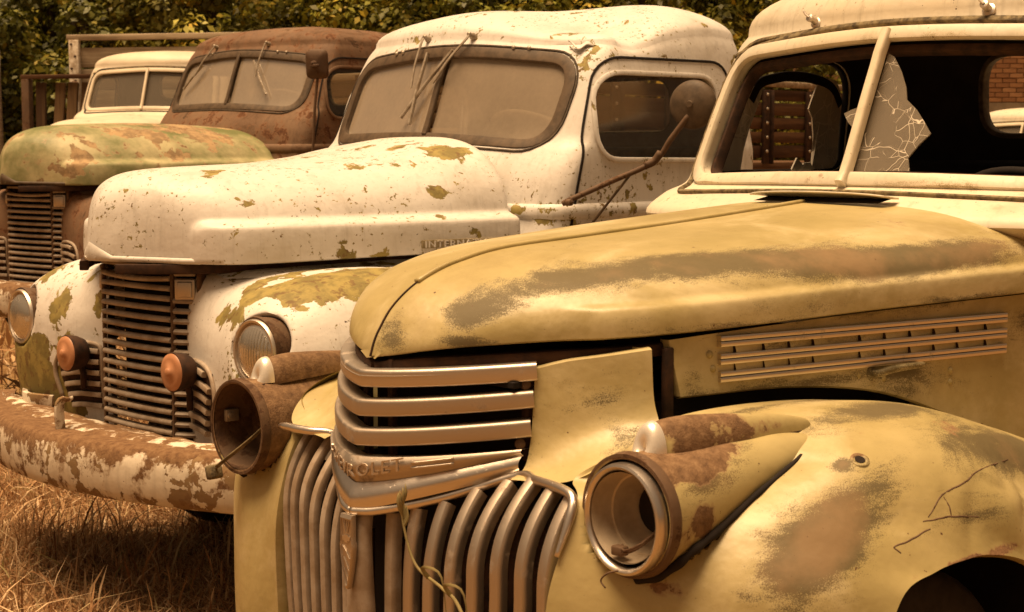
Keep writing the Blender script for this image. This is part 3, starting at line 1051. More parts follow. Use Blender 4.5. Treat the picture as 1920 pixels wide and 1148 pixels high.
def old_cab(root, paint_mat, ws_glass=None, wear=(), wbase=(0, 0, 0), seal=None):
    P = cab_shell(CH_LEVELS, 0.150, 2.5)
    pr = Proj(P)
    def fcut(L, x0, x1):
        return prism([(x0, y, z) for y, z in L], [(x1, y, z) for y, z in L])
    def scut(L, y0, y1):
        return prism([(x, y0, z) for x, z in L], [(x, y1, z) for x, z in L])
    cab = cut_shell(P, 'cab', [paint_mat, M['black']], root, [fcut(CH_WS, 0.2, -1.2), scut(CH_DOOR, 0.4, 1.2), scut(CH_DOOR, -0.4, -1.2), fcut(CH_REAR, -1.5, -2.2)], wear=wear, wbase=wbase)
    ringpart(pr, 'windshield_frame', offset_loop(CH_WS, 0.016), paint_mat, root, rrect(0.036, 0.020, 0.008), off=0.004, wear=wear, wbase=wbase)
    ringpart(pr, 'windshield_seal', offset_loop(CH_WS, 0.046), seal or M['seal'], root, rrect(0.013, 0.012, 0.004), off=0.003)
    ringpart(pr, 'inner_channel', offset_loop(CH_WS, -0.006), M['darkrust'], root, rrect(0.020, 0.03, 0.006), off=-0.036)
    ringpart(pr, 'rear_window_rubber', CH_REAR, M['rubber'], root, rrect(0.016, 0.036, 0.005), 'back', off=-0.012)
    for sg in (1, -1):
        ringpart(pr, 'door_window_channel', offset_loop(CH_DOOR, 0.004), M['rubber'] if sg > 0 else M['black'], root, rrect(0.018, 0.02, 0.005), 'side', off=-0.012, sg=sg)
        # outline gap of the door
        D = rloop([(-1.09, 0.72), (-1.70, 0.72), (-1.72, 1.30), (-1.71, 1.73), (-1.19, 1.735), (-1.06, 1.36)], [0.05, 0.05, 0.1, 0.12, 0.12, 0.1])
        ringpart(pr, 'door_gap', D, M['black'], root, rrect(0.006, 0.004, 0.001), 'side', off=0.001, sg=sg)
        V, N = pr.side([(-1.60, 1.16)], sg)
        mb = MB()
        mb.box(V[0] + A((0.02, sg * 0.035, 0)), (0.13, 0.018, 0.022), bev=0.007)
        mb.lathe([(0, 0.02), (0.04, 0.014)], V[0] + A((-0.02, 0, 0)), (0, sg, 0), seg=14)
        build(mb, 'door_handle', M['chrome2'], root, sharp=50)
    # centre post of the divided windshield
    zz = np.linspace(1.350, 1.715, 14)
    V, N = pr.front([(0.0, z) for z in zz], 0.010)
    mb = MB()
    mb.sweep(V, rrect(0.024, 0.03, 0.009, 4), N)
    build(mb, 'windshield_post', M['cream'] if paint_mat is not M['white4'] else M['white4'], root, wear=[], wbase=(0, 0, 0), sharp=60)
    # drip moulding above the windshield
    yy = np.linspace(-0.60, 0.60, 60)
    V, N = pr.front([(y, 1.738 - 0.05 * (abs(y) / 0.6) ** 2.2) for y in yy], 0.003)
    mb = MB()
    mb.sweep(V, rrect(0.016, 0.014, 0.005), N)
    build(mb, 'drip_moulding', M['seal'], root)
    bench(root, -1.42, 0.98, 1.2)
    mb = MB()
    mb.box((-0.98, 0, 1.22), (0.16, 1.24, 0.24), bev=0.05)
    build(mb, 'dashboard', M['black'], root, sharp=50)
    steering(root, (-1.12, 0.33, 1.26), (-0.62, 0, 0.78), 0.21, M['black'])
    if ws_glass:
        for sg in (1, -1):
            L = [p for p in CH_WS if p[0] * sg >= 0]
            L = [(0.0, 1.388)] * 0 + [tuple(p) for p in L] + [(0.0, 1.699), (0.0, 1.388)] if sg > 0 else [(0.0, 1.388), (0.0, 1.699)] + [tuple(p) for p in L]
            c = A(L).mean(0)
            L = sorted(L, key=lambda p: math.atan2(p[1] - c[1], p[0] - c[0]))
            pane(pr, 'windshield_pane', L, ws_glass, root)
        pane(pr, 'rear_pane', CH_REAR, M['glass_clear'], root, 'back')
        for sg in (1, -1):
            pane(pr, 'door_pane', CH_DOOR, M['glass_clear'], root, 'side', sg=sg)
    return pr

def old_hood(root, mat, wear=(), wbase=(0, 0, 0), strip=True):
    def bead(P, L):
        nt, nth = P.shape[:2]
        s = np.linspace(0, 1, nt)[:, None]
        h = P[:, :, 2] - P[:, -1:, 2]
        g = np.clip((s - 0.46) / 0.06, 0, 1)
        g = g * g * (3 - 2 * g)
        prof = 1 / (1 + np.exp((h - 0.052) / 0.0022))
        dirn = np.zeros_like(P)
        dirn[:, :, 1] = 1
        return P + dirn * (0.017 * g * prof)[:, :, None]
    G = hood_grid(CH_HOOD_C, CH_HOOD_L, 130, 90, 2.05, 3.1, bead)
    mb = MB()
    mb.grid(G, flip=True)
    mb.grid(G * MIR)
    # rolled lower lip
    for S in (A((1, 1, 1)), MIR):
        e = G[:, -1] * S
        i1 = e + A((0, -0.012, -0.004)) * S
        i2 = e + A((0, -0.030, 0.008)) * S
        mb.grid(A([e, i1, i2]))
    hd = build(mb, 'hood', mat, root, wear=wear, wbase=wbase, sharp=60)
    if strip:
        mb = MB()
        c = cr(CH_HOOD_C, 80)[34:]
        mb.sweep(c + A((0, 0, 0.002)), rrect(0.014, 0.010, 0.004), (0, 0, 1))
        build(mb, 'hinge_strip', M['yellow'] if mat is M['yellow'] else mat, hd, wbase=(0, 0, 0.10))
        mb = MB()
        c = cr(CH_HOOD_C, 80)[:36]
        mb.sweep(c + A((0.001, 0, 0.0)), rrect(0.0035, 0.004, 0.001), A((0.5, 0, 0.6)))
        build(mb, 'nose_seam', M['darkrust'], hd)
    return hd

CH_FENDER = [
    [(.585, .44, .30), (.55, .53, .30), (.49, .62, .30), (.42, .72, .30), (.35, .80, .30), (.30, .86, .30)],
    [(.592, .45, .55), (.55, .53, .55), (.495, .62, .56), (.435, .71, .57), (.36, .80, .58), (.275, .865, .59)],
    [(.588, .45, .72), (.525, .53, .73), (.475, .62, .74), (.42, .72, .745), (.34, .80, .74), (.215, .862, .735)],
    [(.527, .455, .868), (.47, .53, .845), (.415, .62, .84), (.345, .72, .84), (.25, .80, .82), (.12, .862, .765)],
    [(.487, .41, .900), (.39, .52, .885), (.325, .62, .890), (.255, .73, .89), (.15, .81, .845), (.03, .865, .772)],
    [(.415, .455, .945), (.31, .54, .925), (.24, .64, .925), (.18, .74, .92), (.09, .815, .86), (-.02, .866, .770)],
    [(.31, .45, .982), (.24, .55, .952), (.18, .65, .950), (.11, .75, .935), (.03, .82, .865), (-.08, .867, .758)],
    [(.1, .45, .988), (.08, .56, .978), (.04, .67, .970), (-.01, .76, .938), (-.07, .83, .86), (-.15, .868, .735)],
    [(-.15, .455, .969), (-.16, .57, .977), (-.17, .68, .957), (-.18, .77, .90), (-.2, .835, .82), (-.24, .868, .69)],
    [(-.394, .47, .918), (-.4, .58, .92), (-.4, .69, .893), (-.39, .77, .83), (-.37, .84, .74), (-.35, .87, .60)],
    [(-.687, .50, .84), (-.68, .60, .83), (-.65, .70, .79), (-.58, .78, .72), (-.5, .84, .62), (-.42, .87, .47)],
    [(-.95, .53, .74), (-.92, .63, .71), (-.85, .72, .66), (-.72, .8, .58), (-.58, .85, .46), (-.45, .87, .33)],
]
CH_NOSE = [
    [(.440, .262, 1.062), (.405, .305, 1.076), (.365, .35, 1.085), (.305, .41, 1.098)],
    [(.446, .264, 1.00), (.412, .308, 1.005), (.372, .355, 1.01), (.308, .418, 1.02)],
    [(.456, .266, .93), (.420, .315, .945), (.378, .37, .962), (.312, .432, .985)],
    [(.472, .268, .893), (.448, .34, .905), (.405, .41, .932), (.318, .448, .968)],
    [(.505, .27, .878), (.492, .40, .893), (.418, .455, .938), (.312, .462, .968)],
]

HOOD_WEAR = [(.51, .165, 1.135, .03, .05, .03, 2, .36), (.47, .18, 1.17, .06, .06, .03, 2, .30), (.36, .24, 1.205, .12, .06, .025, 2, .34), (.17, .32, 1.226, .17, .06, .024, 2, .34),
    (0, .36, 1.236, .17, .06, .026, 2, .34), (-.18, .41, 1.222, .16, .06, .03, 2, .36), (-.40, .45, 1.215, .18, .05, .035, 2, .36), (-.66, .46, 1.235, .18, .07, .035, 2, .34), (.575, .04, 1.105, .02, .04, .03, 2, .20), (.40, .12, 1.215, .06, .06, .02, 2, .16),
    (-.17, .33, 1.262, .16, .06, .02, 0, .17), (-.45, .31, 1.285, .22, .09, .02, 0, .18), (-.40, -.10, 1.30, .15, .10, .03, 0, .20), (.17, .30, 1.235, .1, .05, .02, 0, .10), (-.60, .20, 1.31, .10, .10, .02, 0, .18), (.1, .43, 1.125, .4, .04, .008, 2, .3), (-.5, .50, 1.145, .4, .04, .008, 2, .3), (.50, .17, 1.105, .08, .08, .010, 2, .3)]
FENDER_WEAR = [(.22, .774, .864, .09, .05, .05, 2, .38), (.303, .763, .83, .07, .05, .04, 2, .36), (.376, .74, .796, .07, .05, .05, 2, .32), (.286, .79, .81, .05, .03, .03, 2, .30), (.138, .774, .904, .06, .04, .03, 2, .18),
    (-.10, .60, .973, .18, .05, .02, 2, .30), (-.13, .717, .94, .11, .06, .03, 2, .34), (-.27, .72, .89, .16, .08, .05, 2, .34), (.183, .722, .929, .018, .014, .02, 2, .50), (.14, .485, .984, .25, .022, .02, 2, .36), (.36, .775, .767, .08, .04, .05, 2, .30),
    (.22, .774, .864, .032, .028, .022, 0, .20), (-.19, .68, .945, .15, .06, .04, 0, .20), (0, .866, .768, .25, .012, .012, 0, .34), (.475, .605, .752, .05, .06, .02, 0, .34), (.39, .655, .855, .10, .025, .06, 0, .12), (-.05, .84, .84, .12, .04, .05, 2, .22), (-.12, .85, .80, .06, .03, .02, 0, .10), (.30, .83, .75, .1, .03, .03, 2, .2), (-.5, .7, .86, .2, .1, .06, 2, .3)]
FENDER_WEAR_FAR = [(.45, -.68, .55, .1, .1, .2, 0, .10), (.36, -.5, .95, .1, .05, .05, 2, .15)]
PANEL_WEAR = [(.19, .404, 1.03, .03, .03, .03, 2, .22), (-.34, .48, 1.0, .08, .03, .03, 2, .30), (-.45, .47, .99, .14, .03, .06, 2, .20), (-.8, .49, 1.1, .1, .03, .05, 2, .26), (.0, .42, 1.003, .3, .03, .010, 2, .32), (-.3, .45, 1.128, .5, .03, .012, 2, .26)]
BUCKET_WEAR = [(.44, .585, .955, .10, .10, .036, 0, .40), (.45, .62, .955, .07, .06, .035, 0, .36), (.39, .62, .965, .07, .05, .03, 0, .26), (.34, .60, .975, .05, .04, .02, 0, .18), (.449, .669, .872, .025, .03, .024, 0, .50), (.43, .66, .84, .02, .03, .03, 0, .3), (.48, .664, .825, .03, .03, .04, 0, .18), (.512, .561, .866, .012, .3, .3, 0, .26), (.47, .60, .78, .06, .06, .03, 0, .35), (.36, .63, .94, .06, .04, .03, 2, .3), (.43, .65, .915, .06, .04, .02, 2, .42), (.30, .61, .965, .04, .03, .02, 2, .2)]
BUCKET_WEAR_FAR = [(.42, -.52, .94, .12, .10, .07, 0, .30), (.50, -.56, .86, .05, .2, .2, 0, .26), (.45, -.50, .87, .07, .07, .06, 0, .26)]

def _grow(sp, a, r):
    return [(x, y, z, rx * r, ry * r, rz * r, c, m * a) if c == 2 else (x, y, z, rx, ry, rz, c, m) for x, y, z, rx, ry, rz, c, m in sp]
HOOD_WEAR = _grow(HOOD_WEAR, 1.12, 1.22)
FENDER_WEAR = _grow(FENDER_WEAR, 1.15, 1.15)
PANEL_WEAR = _grow(PANEL_WEAR, 1.2, 1.2)

def yellow_pickup():
    root = thing('pickup_truck', 'old yellow pickup with an empty headlight rim and broken windshield, nearest and rightmost truck', 'truck', (.191, 3.3, 0), math.radians(222.08), 'derelict trucks parked in a row')
    hood_wear = HOOD_WEAR
    old_hood(root, M['yellow'], hood_wear)
    pr = old_cab(root, M['cream'], wear=[(-.93, -.55, 1.36, .05, .06, .025, 0, .22), (-.80, 0, 1.36, .05, .25, .015, 0, .10), (-1.0, 0, 1.735, .2, .6, .010, 0, .16), (-.66, .2, 1.31, .06, .4, .02, 2, .14), (-1.05, -.62, 1.50, .06, .03, .3, 2, .12), (-1.1, .2, 1.80, .2, .3, .06, 2, .10), (-1.0, -.4, 1.80, .1, .12, .04, 2, .12), (-.80, .3, 1.36, .1, .3, .012, 2, .24), (-.80, -.3, 1.36, .1, .3, .012, 2, .24), (-.95, .0, 1.70, .1, .5, .010, 2, .2)])
    # fenders
    Gf = grid_cr(CH_FENDER, 130, 72)
    def dent(P, sg):
        if sg > 0:
            for (x, y, z, r, d) in [(-.30, .80, .86, (.10, .06, .07), (-.0, -.016, -.014)), (-.20, .84, .80, (.07, .05, .03), (0, -.012, 0)), (-.12, .835, .80, (.05, .05, .05), (0.0, .008, .006)), (-.42, .80, .80, (.08, .08, .05), (0, -.018, -.01)), (.12, .80, .83, (.10, .02, .025), (0, -.006, -.004))]:
                w = np.exp(-(((P - A((x, y, z))) / A(r)) ** 2).sum(-1))
                P = P + w[..., None] * A(d)
            # pressed creases of the crumpled edge
            Q = P.reshape(-1, 3)
            zone = np.exp(-(((Q - A((-.22, .82, .83))) / A((.22, .09, .09))) ** 2).sum(1))
            cr_ = np.abs(np.sin(Q[:, 0] * 17 + Q[:, 2] * 31 + 1.2 * np.sin(Q[:, 0] * 29)))
            Q = Q + (zone * (cr_ ** 0.6 - 0.7) * 0.010)[:, None] * A((0, 0.8, 0.5))
            P = Q.reshape(P.shape)
        return P
    for sg in (1, -1):
        S = A((1, sg, 1))
        G = dent(Gf, sg).copy()
        if sg < 0:
            fz = np.clip((.93 - G[..., 2]) / .08, 0, 1) * (G[..., 0] > .2)
            ee = np.exp(-np.clip((G[..., 1] - .44) / .10, 0, 9) ** 2)
            G[..., 0] -= .070 * fz * ee
            G[..., 1] -= .034 * fz * ee
        dd = np.hypot(G[..., 1] - .561, G[..., 2] - .866) / .092
        G[..., 0] = np.where((dd < 1) & (G[..., 0] > .36), .36, G[..., 0])
        lip = [G[:, -1] + A((0, 0, 0)), G[:, -1] + A((0, -.012, -.006)), G[:, -1] + A((0, -.045, .004))]
        mb = MB()
        mb.grid(G * S, flip=sg < 0)
        mb.grid(A(lip) * S)
        inn = [G[:, 0], G[:, 0] + A((0, -.02, -.03)), G[:, 0] + A((0, -.03, -.2))]
        mb.grid(A([g[70:] for g in inn]) * S)
        fl = G[:44, 0]
        mb.grid(A([fl, fl + A((-.02, -.004, 0)), fl + A((-.09, -.006, 0))]) * S)
        build(mb, 'front_fender', M['yellow'], root, wear=FENDER_WEAR if sg > 0 else FENDER_WEAR_FAR, sharp=60)
        N = grid_cr(CH_NOSE, 30, 26)
        mb = MB()
        mb.grid(N * S)
        mb.grid(A([N[:, -1], N[:, -1] + A((-.004, -.01, 0)), N[:, -1] + A((-.004, -.05, 0))]) * S)
        mb.grid(A([N[0], N[0] + A((-.005, -.008, .002)), N[0] + A((-.03, -.04, .0))]) * S)
        build(mb, 'nose_panel', M['yellow'], root, wear=[(.34, .42, .95, .12, .10, .04, 2, .32 * (sg > 0)), (.36, .36, 1.04, .05, .05, .05, 2, .10)], sharp=60)
        # hood side panel with vents
        def py(x):
            return .392 + (.245 - x) * .105
        top = [(.243, 1.108), (0.0, 1.118), (-.3, 1.128), (-.88, 1.140)]
        bot = [(.222, 1.007), (-.06, 1.002), (-.295, .972), (-.50, .908), (-.66, .855), (-.88, .79)]
        T_, B_ = cr([(x, py(x), z) for x, z in top], 50), cr([(x, py(x) + .008, z) for x, z in bot], 50)
        ss = np.linspace(0, 1, 14)
        G2 = A([T_ * (1 - s) + B_ * s for s in ss])
        mb = MB()
        mb.grid(G2 * S, flip=sg > 0)
        e = G2[:, 0]
        mb.grid(A([e, e + A((.003, -.012, 0)), e + A((-.01, -.03, 0))]) * S)
        e = G2[-1]
        mb.grid(A([e, e + A((0, -.008, -.004)), e + A((0, -.03, 0.0))]) * S)
        pan = build(mb, 'hood_side_panel', M['yellow'], root, wear=PANEL_WEAR if sg > 0 else (), sharp=50)
        for zk0, zk1 in ((1.0985, 1.0935), (1.0665, 1.0615), (1.0345, 1.0295)):
            mb = MB()
            for dz in (-.0052, .0052):
                p = [(.131 - (.131 + .672) * t, py(.131 - .803 * t) + .006, zk0 + (zk1 - zk0) * t + dz) for t in np.linspace(0, 1, 20)]
                mb.sweep(A(p) * S, rrect(.0098, .014, .003), A((0, sg, 0)))
            build(mb, 'trim_strip', M['chrome'], pan, sharp=50)
        if sg > 0:
            xs = [.092, .020, -.045, -.108, -.235, -.305, -.378, -.450, -.522, -.610, -.668]
            for za, zb in ((1.072, 1.0935), (1.040, 1.0615)):
                for k in range(len(xs) - 1):
                    xa, xb = xs[k], xs[k + 1]
                    g = []
                    for u in np.linspace(0, 1, 7):
                        x = xa + (xb - xa) * u
                        bulge = .0085 * ((1 - u) ** 1.4) + .001
                        g.append([(x, py(x) + bulge * (1 - 0.75 * w ** 2) + .0012, za - (.0 + .005 * (x < -1)) + (zb - za) * w - .0055 * (k / 10)) for w in np.linspace(0, 1, 5)])
                    mb = MB()
                    mb.grid(g)
                    lv = build(mb, 'louvre', M['yellow'], pan, wbase=(0, 0, .05), sharp=40)
                    ge = A(g[0])
                    mb = MB()
                    mb.grid(A([ge, ge * A((1, 0, 1)) + A((0, py(xa) - .004, 0))]))
                    build(mb, 'louvre_slot_shade', M['darkrust'], lv, smooth=False)  # dark strip painting the shadow at the front edge of each louvre
            mb = MB()
            hz = 1.014
            p = cr([(-.272, py(-.27) - .004, hz - .006), (-.272, py(-.27) + .022, hz - .004), (-.30, py(-.3) + .028, hz + .002), (-.36, py(-.36) + .026, hz + .004), (-.398, py(-.4) + .022, hz + .003)], 22)
            mb.sweep(p, rrect(.013, .015, .005), (0, .3, 1), scale=np.linspace(1, .8, 22))
            mb.lathe([(0, .017), (.006, .015), (.009, .006)], (-.272, py(-.27), hz - .006), (0, 1, 0), seg=16)
            build(mb, 'latch_handle', M['yellow'], pan, wbase=(.1, 0, .30), sharp=60)
            bolts(pan, [(x, py(x) + .003, z) for x, z in ((.150, 1.076), (.143, 1.05), (-.236, 1.008), (-.306, .996), (-.505, .996), (-.505, .972), (-.055, 1.020))], (0, 1, 0), .0075, M['yellow'])
        # lower grille: vertical bars
        zt = [.797, .811, .827, .853, .872, .884, .882, .872]
        ys = [.055, .107, .160, .215, .270, .325, .380, .428]
        xt = [.606, .590, .566, .537, .512, .505, .510, .520]
        for k in range(8):
            fr = 0.0 if sg > 0 else .068 * (ys[k] / .43)
            yk = ys[k] if sg > 0 else ys[k] * .925
            zz = np.linspace(zt[k] + .002, .30, 40)
            u = np.clip((zz - (zt[k] - .15)) / .16, 0, 1.2)
            xf = .606 - .022 * (k / 7) ** 2
            p = np.stack([xf - (xf - xt[k] + .006) * u ** 2.2 - .03 * np.clip((.6 - zz) / .3, 0, 1) ** 2, yk * (1 - .06 * np.clip((.7 - zz) / .4, 0, 1)), zz], 1) - A((fr, 0, 0))
            upv = np.gradient(p, axis=0)
            upv = np.stack([-upv[:, 2], 0 * upv[:, 0], upv[:, 0]], 1)
            upv /= np.linalg.norm(upv, axis=1)[:, None]
            mb = MB()
            bw, dp = (.0125, -.016) if sg > 0 else (.0098, -.009)
            mb.sweep(p * S - A((.008, 0, 0)), [(-bw * .9, dp), (-bw, -.004), (-bw * .95, .003), (-bw * .75, .006), (0, .0082), (bw * .75, .006), (bw * .95, .003), (bw, -.004), (bw * .9, dp)], upv * S)
            bar = build(mb, 'grille_bar', M['greybar'] if sg < 0 or k < 1 else M['alu'], root, sharp=35)
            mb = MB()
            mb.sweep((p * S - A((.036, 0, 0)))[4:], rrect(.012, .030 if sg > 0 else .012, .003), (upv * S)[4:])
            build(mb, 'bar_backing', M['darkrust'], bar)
        # moulding bead around the top of the lower grille
        bead = cr([(.642, 0, .800), (.622, .05, .806), (.560, .15, .835), (.482, .262, .880), (.503, .33, .886), (.520, .41, .886), (.530, .448, .877), (.548, .458, .845), (.573, .456, .79)], 60)
        if sg < 0:
            kk = np.clip((np.linspace(0, 1, 60)[:, None] - .55) / .4, 0, 1)
            bead = cr((bead - kk * A((.062, .030, 0)))[:44], 60)
        mb = MB()
        mb.tube(bead * S, .0085, 10, up=(1, 0, .4), scale=np.concatenate([np.ones(50), np.linspace(1, .5, 10)]))
        build(mb, 'grille_moulding', M['chrome'], root)
    # upper grille bars, one piece each, creased at the centre
    def plan(t, xv, drop=.17, a=.22):
        y = abs(t) * .262
        b = (drop - a * .262) / .0686
        return xv - a * y - b * y * y, t * .262
    tt = np.linspace(-1, 1, 61)
    for xv, zc, ze, h in ((.606, 1.036, 1.058, .032), (.613, .984, 1.011, .031), (.620, .932, .961, .031)):
        p = A([plan(t, xv) + (zc + (ze - zc) * abs(t) ** 1.3,) for t in tt])
        mb = MB()
        prof = rloop([(-h / 2, -.022), (h / 2, -.022), (h / 2, .010), (h / 2 - .004, .014), (-h / 2 + .004, .014), (-h / 2, .010)], .006, 3)
        nrm = A([(1, .75 * np.sign(t) * min(1, abs(t) * 8) + .9 * t, 0) for t in tt])
        mb.sweep(p, prof, nrm)
        if h == .032:
            mb.sweep(p + A((.010, 0, .004)), rrect(.003, .012, .001), nrm)
        build(mb, 'grille_crossbar', M['alu'] if h != .032 else M['chrome2'], root, sharp=45)
    # lettered plate and chrome plate under the bars
    def plate_pt(t, w):
        x, y = plan(t, .630, .162)
        zt, zb = .899 + .026 * abs(t) ** 1.5, .848 + .065 * abs(t) ** 1.35
        z = zt + (zb - zt) * w
        return (x + .016 * math.sin(math.pi * min(1, .15 + w)) * (1 - .6 * abs(t)), y, z)
    G = [[plate_pt(t, w) for t in tt] for w in np.linspace(0, 1, 9)]
    G = [[(p[0] - .03, p[1], p[2]) for p in G[0]]] + G
    mb = MB()
    mb.grid(G)
    plate = build(mb, 'lettered_plate', M['alu'], root, sharp=50)
    Vt, Ft = text_mesh('CHEVROLET', .036, .0014)
    wt = Vt[:, 0].max()
    Y = (Vt[:, 0] - wt / 2) * .92 + .0
    out = []
    for (vx, vy, vz), y in zip(Vt, Y):
        t = y / .262
        x, yy, _ = plate_pt(t, .5)
        zt, zb = .899 + .026 * abs(t) ** 1.5, .848 + .065 * abs(t) ** 1.35
        hh = .021 / .022
        z = zb + .017 + vy * .92 + .004 * abs(t)
        sl = .22 + 2 * 1.6 * abs(y)
        out.append((x + .0024 + vz, yy, z - .002))
    mb = MB()
    mb.add(out, Ft)
    build(mb, 'lettering', M['chrome2'], plate, smooth=False)
    mb = MB()
    for sg in (1, -1):
        for dz in (.0, .009):
            mb = MB()
            p = [plate_pt(sg * t, .45) for t in np.linspace(.44, .68, 10)]
            mb.sweep(A(p) + A((.002, 0, dz - .002)), rrect(.0035, .005, .001), (1, sg, 0))
            build(mb, 'plate_dash', M['chrome2'], plate)
    def chrome_pt(t, w):
        x, y = plan(t, .630, .160)
        zt, zb = .850 + .063 * abs(t) ** 1.35, .800 + .083 * abs(t) ** 1.15
        return (x + .002 + .012 * w * (1 - abs(t)) + .008 * math.sin(math.pi * w), y, zt + (zb - zt) * w)
    G = [[chrome_pt(t, w) for t in tt] for w in np.linspace(0, 1, 10)]
    mb = MB()
    mb.grid(G)
    build(mb, 'chrome_plate', M['chrome'], root, sharp=60)
    # centre bar of the lower grille with its badge
    p = cr([(.630, 0, .81), (.640, 0, .76), (.640, 0, .66), (.632, 0, .5), (.61, 0, .3)], 30)
    mb = MB()
    mb.sweep(p - A((.012, 0, 0)), [(-.034, -.012), (-.031, .004), (-.02, .011), (0, .014), (.02, .011), (.031, .004), (.034, -.012)], (1, 0, .05), scale=np.linspace(.75, 1.15, 30))
    cb = build(mb, 'centre_bar', M['greybar'], root)
    mb = MB()
    n = 16
    for lay, (s, x0) in enumerate(((1, 0), (.96, .008), (.78, .011))):
        pass
    def badge(t):
        return (.017 if t < .35 else .017 * (1 - ((t - .35) / .65) ** 1.5) + .003)
    L = [(-badge(t), .795 - .135 * t) for t in np.linspace(0, 1, n)] + [(badge(t), .795 - .135 * t) for t in np.linspace(1, 0, n)]
    L = A(L)
    c = L.mean(0)
    G = []
    for s, dx in ((1, 0), (1, .008), (.9, .011), (.84, .008), (.5, .008), (.02, .0085)):
        G.append([(.6445 + dx, c[0] + (y - c[0]) * s, c[1] + (z - c[1]) * s) for y, z in L])
    mb.grid(G, cv=True)
    bo = build(mb, 'grille_badge', M['alu'], cb, sharp=40)
    mb = MB()
    bt = [(-.012, .004), (-.006, .004), (-.005, .007), (.005, .007), (.006, .004), (.012, .004), (.010, -.004), (.005, -.004), (.004, -.007), (-.004, -.007), (-.005, -.004), (-.010, -.004)]
    mb.add([(.6545, y, .752 + z) for y, z in bt] + [(.652, y, .752 + z) for y, z in bt], [tuple(range(12))] + [(i, (i + 1) % 12, 12 + (i + 1) % 12, 12 + i) for i in range(12)])
    for k in (-1, -.4, .4, 1):
        mb.sweep([(.6535, k * .003, .762), (.6535, k * .006, .774), (.6535, k * .010, .787)], rrect(.0016, .002), (1, 0, 0))
    for k in (0, 1, 2):
        mb.sweep([(.6535, -.010 + .002 * k, .738 - k * .02), (.6535, 0, .728 - k * .022), (.6535, .009 - .002 * k, .716 - k * .022)], rrect(.0016, .002), (1, 0, 0))
    build(mb, 'badge_mark', M['chrome2'], bo, smooth=False)
    fb = {}
    for o in root.children:
        if o.name.startswith('front_fender'):
            me = o.data
            fb[1 if me.vertices[0].co.y > 0 else -1] = (o, BVHTree.FromPolygons([v.co for v in me.vertices], [tuple(q.vertices) for q in me.polygons]))
    fo, fbv = fb[1]
    def onf(x, y, z, lift=.0005):
        r = fbv.find_nearest(Vector((x, y, z)))
        n = A(r[1])
        n = n if n @ A((.5, .6, .6)) > 0 else -n
        return A(r[0]) + n * lift, n
    for line in ([(.087, .823, .843), (.038, .815, .871), (.009, .816, .877), (-.03, .816, .883), (-.106, .799, .893), (-.28, .746, .88)], [(.185, .825, .809), (.137, .829, .816), (.092, .831, .825)],
                 [(.102, .823, .838), (.04, .833, .837), (-.033, .841, .829)], [(.035, .816, .869), (.03, .826, .852), (.034, .834, .835)], [(.185, .825, .809), (.175, .834, .800)]):
        q = cr(line, 26)
        q = q + (smooth_noise(q, 90, 3) * .0016)[:, None] * A((.6, .2, 1))
        PN = [onf(*v) for v in q]
        mb = MB()
        mb.sweep([v[0] for v in PN], rloop([(-.0026, -.001), (.0026, -.001), (.0, .0003)], .0003, 2), A([v[1] for v in PN]), scale=np.sin(np.linspace(.12, math.pi - .12, 26)) ** .5)
        build(mb, 'crease', M['rust'], fo)
    c, n = onf(.154, .735, .934)
    mb = MB()
    mb.lathe([(-.004, .017), (.0002, .016), (.0004, .013), (.0003, .010), (-.001, .009), (-.002, .0085)], c, n, seg=28)
    hole = build(mb, 'mirror_hole_rim', M['bucket'], fo, wbase=(.08, 0, .30))
    mb = MB()
    mb.disc(c + n * .0003, .0088, n, 18)
    build(mb, 'drilled_hole', M['black'], hole)
    c, n = onf(.47, .58, .735)
    # headlights
    for sg in (1, -1):
        S = A((1, sg, 1))
        secs = [(.520, .561, .866, .104, .104), (.520, .561, .866, .110, .110), (.508, .561, .866, .113, .113), (.490, .561, .867, .112, .112), (.45, .561, .869, .108, .108), (.40, .568, .880, .098, .096), (.335, .580, .896, .084, .080), (.275, .592, .911, .068, .062), (.215, .604, .925, .052, .045), (.165, .614, .935, .036, .031), (.135, .620, .941, .022, .018), (.122, .622, .944, .004, .004)]
        secs = [(x, yc, zc, ry * .865, rz * .865) if x > .25 else (x, yc, zc, ry * .93, rz * .93) for x, yc, zc, ry, rz in secs]
        secs = cr(secs, 50)
        a = np.linspace(0, 2 * math.pi, 56, endpoint=False)
        mb = MB()
        G = []
        for x, yc, zc, ry, rz in secs:
            low = np.where(np.sin(a) < 0, 1 + .25 * np.clip((.5 - x) / .4, 0, 1), 1)
            G.append(np.stack([x - .10 * 0 * np.sin(a), yc + ry * np.cos(a), zc + rz * np.sin(a) * low], 1))
        mb.grid(A(G) * S, cv=True)
        BV = fb[sg][1]
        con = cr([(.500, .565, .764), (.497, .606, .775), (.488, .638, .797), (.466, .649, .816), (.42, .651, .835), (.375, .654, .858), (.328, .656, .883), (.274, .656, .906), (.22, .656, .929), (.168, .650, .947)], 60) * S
        bk = build(mb, 'headlight', M['bucket'], root, wear=BUCKET_WEAR if sg > 0 else BUCKET_WEAR_FAR, wbase=(0, 0, 0) if sg > 0 else (.14, 0, 0.1), sharp=60)
        mb = MB()
        ax, c = (1, 0, 0), A((.518, .561 * sg, .866))
